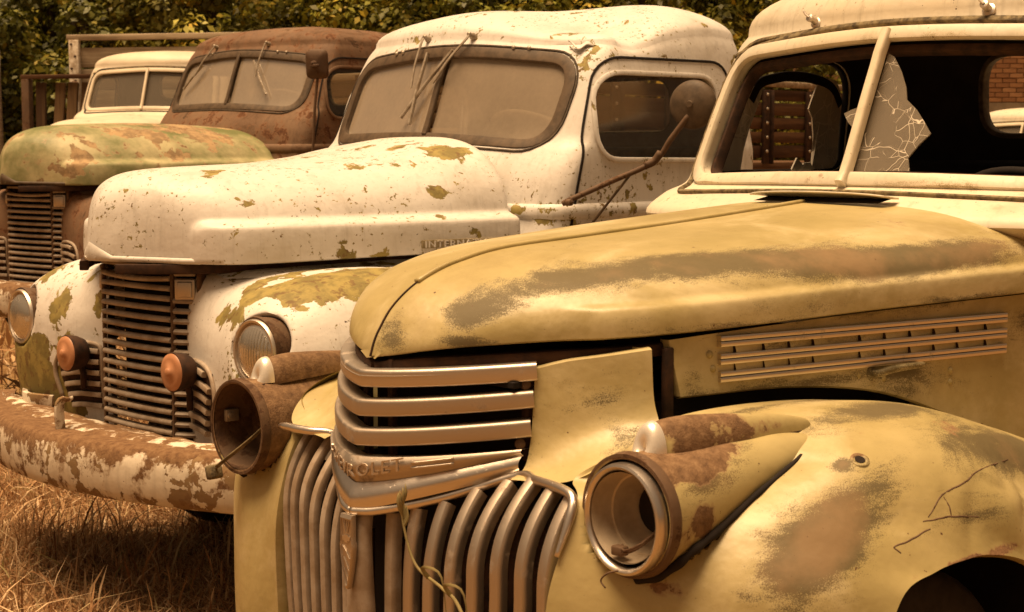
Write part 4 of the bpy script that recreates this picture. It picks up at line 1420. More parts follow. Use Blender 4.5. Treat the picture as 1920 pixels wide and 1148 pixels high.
        if sg > 0:
            mb.lathe([(d_, r_ * .865) for d_, r_ in [(-.002, .105), (-.03, .1), (-.07, .09), (-.10, .06), (-.112, .035)]], c, ax, seg=40)
            build(mb, 'headlight_shell', M['darkrust'], bk)
            mb = MB()
            mb.lathe([(d_, r_ * .865) for d_, r_ in [(.004, .084), (-.012, .083), (-.035, .076), (-.036, .072), (-.06, .066), (-.085, .052), (-.097, .036), (-.110, .034), (-.12, .033)]], c + A((.006, .0, -.002)), ax, seg=44)
            build(mb, 'reflector', M['reflector'], bk, sharp=35)
            mb = MB()
            mb.disc(c + A((-.066, 0, 0)), .0395, ax, 24)
            build(mb, 'bulb_hole', M['black'], bk)
            mb = MB()
            t = np.linspace(0, 2 * math.pi, 64, endpoint=False)
            cc = c + A((.012, .0, -.004))
            P = [cc + A((.004 * math.cos(q), .0805 * math.cos(q), .0825 * math.sin(q))) for q in t]
            mb.sweep(P, [(-.005, -.012), (-.005, .0), (-.003, .005), (.001, .007), (.005, .005), (.007, -.004), (.007, -.028), (.0055, -.028), (.005, -.004), (0, .003), (-.003, 0), (-.004, -.010)], A((1, 0, 0)), closed=True)
            build(mb, 'bezel', M['chrome'], bk, sharp=50)
            mb = MB()
            P = cr([c + A((.022, .0, -.084)), c + A((.030, -.016, -.090)), c + A((.03, -.03, -.104)), c + A((.03, -.02, -.114))], 16)
            mb.tube(P, .0016, 6)
            P = cr([c + A((-.005, -.02, -.055)), c + A((.01, .0, -.058)), c + A((.0, .025, -.045)), c + A((-.05, .030, -.02))], 20)
            mb.tube(P, .0026, 6)
            mb.tube(P + A((.004, .006, .006)), .0022, 6)
            mb.box(c + A((.004, -.014, -.057)), (.018, .024, .016), bev=.003)
            build(mb, 'loose_wire', M['rust'], bk)
        else:
            mb.lathe([(d_, r_ * .865) for d_, r_ in [(-.0, .104), (-.03, .101), (-.07, .092), (-.085, .088), (-.088, .055), (-.10, .050), (-.16, .045)]], c, ax, seg=40)
            build(mb, 'headlight_shell', M['rust'], bk, wbase=(.06, 0, 0), sharp=35)
            mb = MB()
            mb.disc(c + A((-.12, 0, 0)), .05, ax, 24)
            build(mb, 'bulb_hole', M['black'], bk)
            mb = MB()
            mb.box(c + A((-.035, -.078, .012)), (.032, .012, .026), bev=.003)
            mb.lathe([(0, .007), (.004, .006), (.005, .0005)], c + A((-.028, -.072, .012)), (0, 1, 0), seg=10)
            build(mb, 'retaining_clip', M['wiper'], bk, sharp=40)
            mb = MB()
            P = cr([c + A((-.06, .06, .03)), c + A((-.02, .03, -.02)), c + A((.015, -.03, -.075)), c + A((.02, -.055, -.092))], 18)
            mb.tube(P, .003, 7)
            mb.tube(P + A((.003, .004, .005)), .0022, 6)
            mb.box(c + A((.018, -.066, -.102)), (.03, .026, .030), rot=Matrix.Rotation(.3, 3, 'X'), bev=.005)
            build(mb, 'loose_wire', M['seal'], bk, sharp=50)
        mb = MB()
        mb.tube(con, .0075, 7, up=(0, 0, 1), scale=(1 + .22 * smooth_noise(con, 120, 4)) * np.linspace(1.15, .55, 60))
        build(mb, 'housing_gap_shade', M['black'], bk)  # black tube drawn as the shadow in the crack under the housing
        mb = MB()
        mb.lathe([(d_, r_ * .865) for d_, r_ in [(.004, .108), (.004, .114), (-.012, .117), (-.018, .113)]], c, ax, seg=56)
        build(mb, 'bucket_rim', M['rust'], bk, sharp=60)
        # parking lamp pod along the top of the housing
        secs = cr([(.458, .551, .966, .024, .028), (.44, .551, .966, .034, .040), (.40, .556, .968, .036, .043), (.34, .564, .970, .033, .039), (.27, .575, .972, .027, .032), (.20, .587, .973, .020, .024), (.15, .596, .973, .013, .016), (.125, .601, .972, .007, .010), (.115, .603, .971, .002, .003)], 44)
        a = np.linspace(0, math.pi, 24)
        G = [np.stack([0 * a + x, yc + ry * np.cos(a), zc - .012 + (rz + .012) * np.sin(a)], 1) for x, yc, zc, ry, rz in secs]
        mb = MB()
        mb.grid(A(G) * S)
        pod = build(mb, 'parking_lamp', M['bucket'], bk, wear=[(.38, .57 * sg, .985, .11, .08, .08, 0, .42), (.24, .58 * sg, .97, .08, .04, .03, 0, .2), (.40, .55 * sg, 1.0, .05, .05, .05, 0, .2)], wbase=(0, 0, 0) if sg > 0 else (.25, 0, 0))
        mb = MB()
        G = []
        for q in np.linspace(0, math.pi / 2, 12):
            x = .452 + .034 * math.sin(q)
            k = max(math.cos(q), .01) ** .8
            G.append(np.stack([0 * a + x - .02 * np.sin(a) * (1 - k), .551 + .031 * k * np.cos(a), .957 + .052 * k * np.sin(a)], 1))
        mb.grid(A(G) * S)
        build(mb, 'parking_lens', M['plens'], pod)
        mb = MB()
        P = cr([(.478, .520, .954), (.490, .551, .952), (.478, .582, .954), (.40, .594, .955), (.30, .597, .957), (.2, .606, .961), (.12, .606, .965)], 40)
        mb.tube(P * S, .0035, 6, up=(0, 0, 1))
        build(mb, 'lamp_gasket', M['darkrust'], pod)
    # dark rusty structure seen through the gaps
    mb = MB()
    mb.box((-.12, 0, .82), (.90, .70, .36), bev=.03)
    mb.box((.26, 0, .90), (.10, .62, .24), bev=.02)
    mb.box((.36, 0, .62), (.10, .70, .42), bev=.02)
    mb.box((.20, 0, 1.035), (.56, .50, .012), bev=.002)
    mb.box((-.30, 0, 1.04), (.6, .70, .012), bev=.002)
    build(mb, 'engine_bay', M['black'], root, smooth=False)
    for sg in (1, -1):
        mb = MB()
        rail = cr([(.578, 0.0, 1.052), (.55, .07 * sg, 1.062), (.50, .15 * sg, 1.070), (.42, .24 * sg, 1.078), (.33, .32 * sg, 1.085), (.24, .365 * sg, 1.09), (0, .39 * sg, 1.10), (-.5, .44 * sg, 1.11)], 50)
        mb.sweep(rail, rrect(.030, .022, .004), (0, 0, 1))
        build(mb, 'radiator_support', M['darkrust'], root, sharp=40)
        bolts(root, [rail[k] + A((0, 0, .012)) for k in (6, 14, 20, 26, 32)], (0, 0, 1), .010, M['rust'], 'support_bolt')
        mb = MB()
        mb.box((.245, .392 * sg, 1.01), (.022, .012, .17), bev=.003)
        build(mb, 'panel_bracket', M['darkrust'], root, sharp=40)
        mb = MB()
        mb.box((.44, .245 * sg, .985), (.02, .016, .17), bev=.003)
        br_ = build(mb, 'grille_bracket', M['darkrust'], root, sharp=40)
        bolts(br_, [(.452, .25 * sg, 1.035), (.464, .25 * sg, .932)], (1, .8 * sg, 0), .010, M['rust'], 'grille_bolt')
        mb = MB()
        mb.box((.575, .035 * sg, .97), (.014, .014, .20), bev=.003)
        build(mb, 'centre_bracket', M['darkrust'], root, sharp=40)
    # cowl vent with its lid raised
    V = []
    mb = MB()
    yy = np.linspace(-.165, .20, 24)
    def vent_x(y):
        return -.632 - .14 * (abs(y) / .58) ** 1.5
    G = [[(vent_x(y) - .052 + .064 * w, y, 1.331 + (.013 + .004 * math.sin(w * 3)) * w * math.sin(math.pi * min(1, max(0, (y + .17) / .38))) ** .35 + .002) for y in yy] for w in np.linspace(0, 1, 8)]
    mb.grid(G)
    vo = build(mb, 'cowl_vent_lid', M['cream'], root, thick=.004)
    mb = MB()
    G = [[(vent_x(y) - .05 + .058 * w, y, 1.331 - .010 * w) for y in yy * .94] for w in np.linspace(0, 1, 4)]
    mb.grid(G)
    build(mb, 'vent_opening', M['black'], vo)
    # wiper pivots above the windshield
    for y in (-.275, .225):
        V, N = pr.front([(y, 1.758)])
        n = A((.92, 0, .4)) + A((0, .1 * np.sign(y), 0))
        mb = MB()
        mb.lathe([(-.01, .017), (.003, .016), (.006, .010), (.022, .008), (.024, .0105), (.030, .010), (.032, .004)], V[0], n, seg=16)
        mb.tube([V[0] + n * .03, V[0] + n * .033 + A((0, -.008, .006)), V[0] + n * .034 + A((0, -.014, .014))], .003, 6)
        build(mb, 'wiper_pivot', M['chrome2'], root, sharp=40)
    # what is left of the windshield panes
    def pane_pts(L, off=-.016):
        V, _ = pr_pane.front(L, off)
        return V
    Lv = cr(CH_LEVELS, 46)
    class PP:
        @staticmethod
        def front(L, off):
            out = []
            for y, z in L:
                lv = Lv[np.argmin(abs(Lv[:, 0] - z))]
                t = abs(y) / lv[3]
                out.append((-.805 - .445 * (z - 1.40) - .235 * abs(y) + off, y, z))
            return A(out), None
    pr_pane = PP
    def shard(name, V3, mat, label=None):
        c = A(V3).mean(0)
        n = len(V3)
        mb = MB()
        mb.add(list(V3) + [c], [(i, (i + 1) % n, n) for i in range(n)])
        o = build(mb, name, mat, root, smooth=False, label=label)
        md = o.modifiers.new('sheet', 'SOLIDIFY')
        md.thickness = .005
        return o
    near = [(0.004, 1.388), (0.003, 1.521), (0.006, 1.664), (0.023, 1.655), (0.05, 1.62), (0.072, 1.582), (0.082, 1.553), (0.112, 1.529), (0.14, 1.498), (0.16, 1.474), (0.141, 1.45), (0.123, 1.419), (0.128, 1.406), (0.135, 1.388)]
    shard('windshield_shard', pane_pts(near), M['glass_broken'])
    far = [(0.0, 1.471), (0.0, 1.542), (-0.026, 1.539), (-0.06, 1.532), (-0.084, 1.523), (-0.063, 1.503), (-0.032, 1.484), (-0.015, 1.477)]
    shard('windshield_shard', pane_pts(far), M['glass_broken'])
    # broken glass of the far door
    yd = -.672
    def dz(z):
        return yd + max(0, z - 1.4) * .06
    ls = [(-1.115, 1.378), (-1.205, 1.382), (-1.215, 1.44), (-1.235, 1.50), (-1.262, 1.555), (-1.292, 1.628), (-1.262, 1.630), (-1.225, 1.600), (-1.19, 1.56), (-1.165, 1.50), (-1.13, 1.43)]
    shard('door_shard', [(x, dz(z), z) for x, z in ls], M['glass_shatter'])
    rs = [(-1.645, 1.38), (-1.645, 1.60), (-1.62, 1.640), (-1.545, 1.652), (-1.53, 1.63), (-1.505, 1.580), (-1.495, 1.556), (-1.515, 1.53), (-1.525, 1.48), (-1.535, 1.43), (-1.525, 1.382)]
    shard('door_shard', [(x, dz(z), z) for x, z in rs], M['glass_shatter'])
    bs = [(-1.43, 1.378), (-1.455, 1.415), (-1.475, 1.396), (-1.49, 1.40), (-1.52, 1.402), (-1.535, 1.38)]
    shard('door_shard', [(x, dz(z), z) for x, z in bs], M['glass_shatter'])
    mb = MB()
    p = cr([(-1.235, dz(1.58), 1.575), (-1.27, dz(1.63), 1.622), (-1.34, dz(1.65), 1.640), (-1.42, dz(1.65), 1.648), (-1.52, dz(1.65), 1.642), (-1.60, dz(1.62), 1.620), (-1.645, dz(1.57), 1.57)], 40)
    mb.sweep(p, rrect(.028, .012, .003), (0, 1, 0))
    build(mb, 'glass_channel', M['black'], root)
    for sg in (1, -1):
        mb = MB()
        mb.box((-.15, .46 * sg, .55), (.95, .03, .66), bev=.01)
        mb.box((-.48, .64 * sg, .48), (.03, .36, .62), bev=.01)
        build(mb, 'inner_fender', M['black'], root, sharp=40)
    # wheels
    for x in (0.0, -2.92):
        for sg in (1, -1):
            wheel(root, x, .66 * sg, .36, .16, M['rust'])
    # plain cargo box behind the cab
    mb = MB()
    for sg in (1, -1):
        mb.box((-2.75, .62 * sg, .86), (1.92, .03, .42), bev=.01)
        mb.box((-2.9, .72 * sg, .72), (.9, .20, .10), bev=.05)
    mb.box((-1.80, 0, .86), (.03, 1.24, .42), bev=.01)
    mb.box((-3.70, 0, .86), (.03, 1.24, .42), bev=.01)
    mb.box((-2.75, 0, .67), (1.9, 1.24, .03))
    build(mb, 'cargo_box', M['cream'], root, sharp=40)
    mb = MB()
    for sg in (1, -1):
        mb.box((-1.8, .35 * sg, .52), (3.8, .06, .12))
    build(mb, 'chassis', M['black'], root, smooth=False)
    return root
# ------------------------------------------------------------------ medium trucks with the barrel hood: white one, and the brown and green one
IN_LEVELS = [(0.50, -.66, .06, .67, -1.88), (1.05, -.66, .06, .69, -1.90), (1.20, -.68, .07, .70, -1.90), (1.34, -.71, .075, .70, -1.90), (1.43, -.765, .075, .70, -1.90), (1.475, -.805, .075, .695, -1.895),
             (1.55, -.838, .076, .687, -1.885), (1.70, -.892, .080, .668, -1.87), (1.79, -.930, .085, .652, -1.86), (1.835, -.958, .088, .636, -1.85)]
IN_WS = rloop([(-.578, 1.490), (0, 1.497), (.560, 1.462), (.572, 1.730), (0, 1.788), (-.560, 1.752)], [.055, .3, .10, .10, .3, .09])
IN_DOOR = rloop([(-.958, 1.405), (-1.62, 1.400), (-1.62, 1.702), (-1.0, 1.700)], [.12, .06, .09, .12])
IN_REAR = rloop([(-.255, 1.505), (.255, 1.505), (.255, 1.722), (-.255, 1.722)], .09)
IN_HOOD_C = [(.535, 0, 1.108), (.530, 0, 1.16), (.521, 0, 1.22), (.508, 0, 1.275), (.480, 0, 1.318), (.435, 0, 1.348), (.36, 0, 1.370), (.25, 0, 1.381), (.08, 0, 1.388), (-.18, 0, 1.398), (-.45, 0, 1.425), (-.62, 0, 1.458), (-.79, 0, 1.484)]
IN_HOOD_L = [(.535, 0, 1.108), (.512, .06, 1.108), (.478, .12, 1.107), (.442, .18, 1.106), (.408, .24, 1.105), (.372, .30, 1.104), (.33, .345, 1.103), (.26, .395, 1.103), (.12, .435, 1.105), (-.08, .470, 1.109), (-.30, .502, 1.112), (-.50, .530, 1.115), (-.70, .555, 1.118)]

def in_front_columns():
    """side profiles (x, z) of the fender and front sheet metal at rising distance from the middle"""
    return [
        (.235, [(.325, .50), (.335, .62), (.345, .80), (.340, .95), (.30, 1.06), (.16, 1.085), (-.2, 1.085), (-.70, 1.085)]),
        (.33, [(.345, .50), (.360, .62), (.368, .78), (.358, .93), (.30, 1.045), (.16, 1.078), (-.2, 1.082), (-.70, 1.08)]),
        (.44, [(.365, .48), (.385, .60), (.395, .76), (.380, .91), (.305, 1.025), (.15, 1.072), (-.2, 1.075), (-.70, 1.06)]),
        (.56, [(.375, .46), (.410, .60), (.425, .76), (.410, .91), (.33, 1.018), (.14, 1.070), (-.2, 1.072), (-.72, .98)]),
        (.68, [(.365, .44), (.405, .59), (.425, .75), (.415, .90), (.33, 1.008), (.13, 1.066), (-.2, 1.062), (-.74, .88)]),
        (.78, [(.330, .44), (.370, .58), (.392, .74), (.380, .88), (.29, .975), (.10, 1.030), (-.2, 1.015), (-.74, .80)]),
        (.85, [(.265, .44), (.300, .58), (.315, .72), (.295, .83), (.21, .905), (.04, .945), (-.2, .925), (-.70, .70)]),
        (.885, [(.19, .44), (.215, .58), (.215, .69), (.17, .77), (.09, .82), (-.04, .84), (-.2, .815), (-.62, .58)]),
        (.890, [(.18, .44), (.20, .57), (.195, .66), (.14, .735), (.06, .775), (-.04, .785), (-.18, .76), (-.55, .50)]),
    ]

def barrel_truck(label, loc, rz, pal, dz=0.0, shift=(0, 0, 0), hood_c=None, hood_l=None, front=True, lettering=True, dents=(), wears=None, fogs=True, hood_n=(2.3, 2.9), name='old_truck', bed=None):
    root = thing(name, label, 'truck', loc, rz, 'derelict trucks parked in a row')
    W = wears or {}
    cabm, hoodm, fenm = pal
    # cab
    P = cab_shell(IN_LEVELS, .128 if bed else .118, 2.35, dents=dents)
    pr = Proj(P)
    def fcut(L, x0, x1):
        return prism([(x0, y, z) for y, z in L], [(x1, y, z) for y, z in L])
    def scut(L, y0, y1):
        return prism([(x, y0, z) for x, z in L], [(x, y1, z) for x, z in L])
    cut_shell(P, 'cab', [cabm, M['lining']], root, [fcut(IN_WS, .2, -1.25), scut(IN_DOOR, .4, 1.2), scut(IN_DOOR, -.4, -1.2), fcut(IN_REAR, -1.6, -2.3)], wear=W.get('cab', ()), wbase=W.get('cabbase', (0, 0, 0)))
    fr = ringpart(pr, 'windshield_frame', offset_loop(IN_WS, .012), M['frame'], root, [(-.021, -.012), (-.020, .0025), (-.016, .004), (.016, .004), (.020, .0025), (.021, -.012)], off=.003)
    ringpart(pr, 'windshield_seal', offset_loop(IN_WS, .036), M['rubber'], root, rrect(.007, .010, .002), off=.001)
    for sg in (1, -1):
        ringpart(pr, 'door_window_lip', IN_DOOR, cabm, root, rrect(.018, .014, .005), 'side', off=.002, sg=sg)
        D = rloop([(-.815, .66), (-1.68, .66), (-1.72, 1.30), (-1.70, 1.755), (-1.03, 1.752), (-.895, 1.40), (-.835, 1.15), (-.815, .9)], [.04, .05, .1, .10, .10, .3, .2, .1])
        ringpart(pr, 'door_gap', D, M['black'], root, rrect(.009, .006, .001), 'side', off=.001, sg=sg)
        xx = np.linspace(-.70, -1.86, 40)
        V, N = pr.side([(x, 1.232) for x in xx], sg, .0)
        mb = MB()
        mb.sweep(V, [(-.030, -.004), (-.024, .008), (-.008, .013), (.010, .012), (.022, .006), (.026, -.004)], N)
        build(mb, 'belt_moulding', cabm, root, wear=W.get('belt', ()), sharp=60)
        for za in (1.29, .82):
            V, N = pr.side([(-.80, za)], sg)
            mb = MB()
            mb.lathe([(-.04, .0005), (-.04, .009), (-.013, .009), (-.012, .007), (-.010, .009), (.010, .009), (.012, .007), (.013, .009), (.04, .009), (.04, .0005)], V[0] + A((-.004, .006 * sg, 0)), (0, 0, 1), seg=12)
            build(mb, 'door_hinge', M['rust'], root, sharp=50)
    # windshield centre bar, screws, panes
    zz = np.linspace(1.492, 1.792, 12)
    V, N = pr.front([(0, z) for z in zz], .004)
    mb = MB()
    mb.sweep(V, rrect(.024, .016, .005), N)
    build(mb, 'windshield_post', M['frame'], root, sharp=60)
    V, N = pr.front([(-.33, 1.794), (-.285, 1.797), (.30, 1.789), (.365, 1.784)], .011)
    bolts(fr, V, (1, 0, .3), .008)
    for sg in (1, -1):
        L = [tuple(p) for p in IN_WS if p[0] * sg > 0.012] + [(0.012 * sg, 1.788), (0.012 * sg, 1.497)]
        c = A(L).mean(0)
        L = sorted(L, key=lambda p: math.atan2(p[1] - c[1], p[0] - c[0]))
        pane(pr, 'windshield_pane', densify(L, .03), M['glass'], root, off=-.012)
        pane(pr, 'door_pane', IN_DOOR, M['glass_clear'], root, 'side', sg=sg)
    pane(pr, 'rear_pane', IN_REAR, M['glass_clear'], root, 'back')
    ringpart(pr, 'rear_window_rubber', IN_REAR, M['seal'], root, rrect(.018, .034, .005), 'back', off=-.010)
    bench(root, -1.52, 1.02, 1.2, M['frame'])
    mb = MB()
    mb.box((-1.0, 0, 1.34), (.18, 1.26, .20), bev=.05)
    build(mb, 'dashboard', M['wheelrim'], root, sharp=50)
    steering(root, (-1.11, .33, 1.45), (-.55, 0, .83), .215, M['wheelrim'])
    # wipers hung from above the windshield
    for (y0, y1, z1, y2, y3, dzz) in W.get('wipers', ()):
        V, N = pr.front([(y0, 1.842), ], .004)
        a = V[0]
        b = pr.front([(y1, z1)], .022)[0][0]
        mb = MB()
        mb.lathe([(-.01, .014), (.006, .013), (.012, .008), (.026, .008), (.03, .002)], a, (1, 0, .45), seg=14)
        mb.sweep(cr([a + A((.022, 0, .006)), a + A((.034, 0, -.01)), (a + b) / 2 + A((.022, 0, 0)), b], 14), rrect(.009, .005, .001), (1, 0, .3))
        wo = build(mb, 'wiper_arm', M['wiper'], root, sharp=50)
        c1 = pr.front([(y2, z1 + dzz)], .014)[0][0]
        c2 = pr.front([(y3, z1 - dzz)], .014)[0][0]
        mb = MB()
        mb.sweep(A([c1, (c1 + c2) / 2 + A((.006, 0, 0)), c2]), rrect(.010, .012, .002), (1, 0, .3))
        build(mb, 'wiper_blade', M['wiper'], wo, sharp=50)
    n_cab = set(o.name for o in root.children)
    # hood with its side swelling
    def bead(Pg, L):
        nt = Pg.shape[0]
        s = np.linspace(0, 1, nt)[:, None]
        h = Pg[:, :, 2]
        topz = 1.212 + .014 * s
        g = np.clip((s - .42) / .09, 0, 1) ** .5
        up = 1 / (1 + np.exp((h - (topz - .055 * (1 - g) ** 2)) / .0038))
        d = np.zeros_like(Pg)
        d[..., 0] = .10 * (1 - np.clip(s * 1.6 - .5, 0, 1))
        d[..., 1] = 1
        return Pg + d * (.052 * g * up * (s > .40))[..., None]
    G = hood_grid(hood_c or IN_HOOD_C, hood_l or IN_HOOD_L, 150, 90, hood_n[0], hood_n[1], bead)
    mb = MB()
    mb.grid(G, flip=True)
    mb.grid(G * MIR)
    for S in (A((1, 1, 1)), MIR):
        e = G[:, -1] * S
        mb.grid(A([e, e + A((0, -.010, -.004)) * S, e + A((0, -.035, .008)) * S]))
        e = G[-1] * S
        mb.grid(A([e, e + A((-.006, -.004, -.004)) * S, e + A((-.006, -.03, -.03)) * S]))
    hd = build(mb, 'hood', hoodm, root, wear=W.get('hood', ()), wbase=W.get('hoodbase', (0, 0, 0)), sharp=60)
    # bright strip round the bottom of the nose
    for sg in (1, -1):
        S = A((1, sg, 1))
        e = cr(IN_HOOD_L, 150)[:70]
        e = e[e[:, 1] < .36]
        mb = MB()
        hgt = .055 * np.clip(1 - np.linspace(0, 1, len(e)) * 3.2, 0.25, 1) + .004
        g = []
        for w, o in ((0, .003), (.15, .007), (.5, .009), (.85, .007), (1, .002)):
            nrm = np.stack([np.ones(len(e)), e[:, 1] * 2.2, 0 * e[:, 0]], 1)
            nrm /= np.linalg.norm(nrm, axis=1)[:, None]
            g.append(e + nrm * o + np.stack([0 * hgt, 0 * hgt, hgt * w - .006], 1))
        mb.grid(A(g) * S)
        build(mb, 'nose_trim', cabm if lettering else M['frame'], hd, wbase=(0, 0, .0), sharp=60)
    if lettering:
        prh = BVHTree.FromPolygons([tuple(v) for v in G.reshape(-1, 3)], grid_faces(G.shape[0], G.shape[1]))
        def hy(x, z):
            r = prh.ray_cast(Vector((x, 2, z)), Vector((0, -1, 0)))
            return r[0][1] if r[0] else .53
        mb = MB()
        p = A([(x, hy(x, 1.141) + .004, 1.141) for x in np.linspace(-.315, -.665, 20)])
        mb.sweep(p, rrect(.026, .007, .002), (0, 1, 0))
        pl = build(mb, 'name_strip', M['strip'], hd, sharp=50)
        Vt, Ft = text_mesh('INTERNATIONAL', .030, .002)
        wd = Vt[:, 0].max()
        mb = MB()
        out = []
        for vx, vy, vz in Vt:
            x = -.322 - vx / wd * .335
            out.append((x, hy(x, 1.141) + .009 + vz, 1.1305 + vy))
        mb.add(out, Ft)
        build(mb, 'lettering', cabm, pl, smooth=False)
    # front sheet metal and fenders
    cols = in_front_columns()
    g = A([[(x, y, z) for x, z in pts] for y, pts in cols])
    G = grid_cr(g, 120, 120)
    dd = np.hypot(G[..., 1] - .687, G[..., 2] - .876)
    bl = np.clip((.108 - dd) / .026, 0, 1)
    bl = bl * bl * (3 - 2 * bl) * (G[..., 0] > .33)
    G[..., 0] = G[..., 0] * (1 - bl) + .335 * bl
    for sg in (1, -1):
        S = A((1, sg, 1))
        mb = MB()
        mb.grid(G * S, flip=sg < 0)
        e = G[-1]
        mb.grid(A([e, e + A((-.004, -.015, 0)), e + A((-.004, -.05, 0))]) * S)
        fe = build(mb, 'front_fender', fenm, root, wear=W.get('fender' if sg > 0 else 'fender_far', ()), wbase=W.get('fenbase', (0, 0, 0)), sharp=60)
        # catwalk up to the hood and the side under it
        mb = MB()
        t = [(.30, .22, 1.085), (.16, .34, 1.092), (-.10, .42, 1.09), (-.45, .49, 1.09), (-.72, .53, 1.09)]
        T_ = cr(t, 30)
        mb.grid(A([T_, T_ + A((0, .03, -.012)), T_ + A((0, .10, -.016)), T_ + A((.0, .16, -.03))]) * S)
        build(mb, 'catwalk', fenm, root, wear=W.get('fender' if sg > 0 else 'fender_far', ()), sharp=60)
        # headlight
        c = A((.404, .687, .876)) * S
        ax = (1, 0.05 * sg, .02)
        mb = MB()
        mb.lathe([(-.06, .090), (-.015, .094), (.003, .097), (.009, .095), (.007, .090), (-.01, .088)], c, ax, seg=48)
        hl = build(mb, 'headlight', M['rust'], root, sharp=50)
        mb = MB()
        mb.lathe([(-.01, .094), (.010, .0935), (.016, .090), (.015, .084), (.006, .082)], c + A((.002, 0, -.004)), ax, seg=48)
        build(mb, 'bezel', M['chrome2'], hl, sharp=50)
        mb = MB()
        mb.lathe([(.006, .0845), (.018, .070), (.027, .047), (.032, .022), (.033, .0005)], c + A((.0, 0, -.004)), ax, seg=40)
        for k in range(-7, 8):
            y = k * .011
            hgt = math.sqrt(max(0, .076 ** 2 - y * y)) * .92
            P2 = [c + A((.034 - 3.9 * (y * y + z * z), y, z - .004)) for z in np.linspace(-hgt, hgt, 9)]
            mb.tube(P2, .0022, 5, up=(1, 0, .2))
        build(mb, 'lens', M['lensglass'], hl, sharp=60)
        # wing grille beside the main grille
        prf = BVHTree.FromPolygons([tuple(v) for v in (G * S).reshape(-1, 3)], grid_faces(120, 120))
        def fx(y, z):
            r = prf.ray_cast(Vector((2, y, z)), Vector((-1, 0, 0)))
            return r[0][0] if r[0] else .37
        for k in range(6):
            z = .785 - k * .036
            ye = .455 - .012 * k if k else .40
            ys = np.linspace(.262, ye, 16)
            p = A([(fx(y * sg, z - .25 * max(0, y - .33) ** 1.4) + .006, y * sg, z - .5 * max(0, y - .34) ** 1.5) for y in ys])
            mb = MB()
            mb.sweep(p + A((.004, 0, 0)), rrect(.017, .018, .004), (1, 0, .1))
            build(mb, 'wing_bar', M['greybar'], fe, sharp=50)
        mb = MB()
        mb.grid(A([[(fx(y * sg, z) + .002, y * sg, z) for y in np.linspace(.262, .452 - .35 * max(0, .70 - z), 14)] for z in np.linspace(.605, .785, 10)]))
        build(mb, 'wing_opening', M['darkrust'], fe)
        p = [(.262, .60), (.262, .70), (.262, .79), (.30, .808), (.38, .803), (.43, .785), (.462, .75), (.472, .70), (.45, .62)]
        p = cr(p, 50)
        p3 = A([(fx(y * sg, z) + .004, y * sg, z) for y, z in p])
        mb = MB()
        mb.tube(p3, .008, 7, up=(1, 0, 0))
        build(mb, 'wing_surround', M['greybar'], fe)
        if not fogs:
            continue
        # fog lamps
        c = A((.452, .315 * sg, .782))
        mb = MB()
        mb.lathe([(-.075, .02), (-.06, .045), (-.035, .056), (-.004, .060), (.0, .059), (.0, .05)], c, (1, 0, .02), seg=36)
        mb.tube([c + A((-.05, 0, -.03)), c + A((-.06, 0, -.07)), c + A((-.06, 0, -.12))], .010, 8)
        fo = build(mb, 'fog_lamp', M['darkrust'], root, sharp=50)
        mb = MB()
        mb.lathe([(-.002, .0565), (.004, .055), (.009, .04), (.011, .015), (.017, .0135), (.020, .008), (.021, .0005)], c, (1, 0, .02), seg=36)
        build(mb, 'lamp_lens', M['amber'], fo)
    # main grille
    for k in range(17):
        z = 1.050 - k * .0316
        sag = -.004 if k == 0 else 0
        mb = MB()
        ys = np.linspace(-.198, .198, 17)
        p = A([(.388 - .30 * y * y - .01 * (k == 0) * 0, y, z + sag * (1 - (y / .2) ** 2) * 2) for y in ys])
        mb.sweep(p, [(-.008, -.02), (-.0085, .002), (-.005, .008), (0, .010), (.005, .009), (.008, .004), (.0075, -.02)], (1, 0, .05))
        build(mb, 'grille_bar', M['greybar'], root, sharp=50)
        for sg in (1, -1):
            if k < 2 or k > 15:
                continue
            p = A([(.372, .205 * sg, z - .004), (.352, .232 * sg, z - .005), (.322, .262 * sg, z - .006)])
            mb = MB()
            mb.sweep(cr(p, 7), [(-.008, -.02), (-.0085, .002), (0, .010), (.008, .004), (.0075, -.02)], A((.8, .6 * sg, .05)))
            build(mb, 'grille_side_bar', M['greybar'], root, sharp=50)
    for sg in (1, -1):
        mb = MB()
        mb.sweep([(.374, .203 * sg, 1.075), (.374, .203 * sg, .8), (.376, .203 * sg, .53)], rrect(.010, .012, .002), (1, 0, 0))
        build(mb, 'grille_divider', M['rust'], root, sharp=50)
        mb = MB()
        mb.sweep([(.315, .270 * sg, 1.075), (.315, .270 * sg, .8), (.315, .270 * sg, .53)], rrect(.016, .03, .004), (1, .4 * sg, 0))
        build(mb, 'grille_post', M['rust'], root, sharp=50)
        c = A((.352, .238 * sg, 1.018))
        rot = Matrix.Rotation(.72 * sg, 3, 'Z')
        mb = MB()
        mb.box(c, (.012, .064, .066), rot=rot, bev=.005)
        mb.box(c + A((.004, .004 * sg, 0)), (.012, .046, .048), rot=rot, bev=.004)
        build(mb, 'grille_badge', M['alu'], root, sharp=50)
        mb = MB()
        mb.box(c + A((0, 0, .047)), (.014, .066, .014), rot=rot, bev=.003)
        build(mb, 'badge_cap', M['greybar'], root, sharp=50)
    mb = MB()
    p = A([(.384 - .3 * y * y, y, 1.083) for y in np.linspace(-.2, .2, 13)])
    mb.sweep(p, rrect(.012, .02, .003), (1, 0, 0))
    build(mb, 'grille_header', M['greybar'], root, sharp=50)
    mb = MB()
    p = A([(.384 - .3 * y * y, y, .527) for y in np.linspace(-.2, .2, 13)])
    mb.sweep(p, rrect(.028, .02, .004), (1, 0, 0))
    build(mb, 'grille_footer', M['rust'], root, sharp=50)
    mb = MB()
    mb.box((.20, 0, .82), (.16, .50, .52), bev=.02)
    mb.box((-.25, 0, .95), (.85, .62, .22), bev=.02)
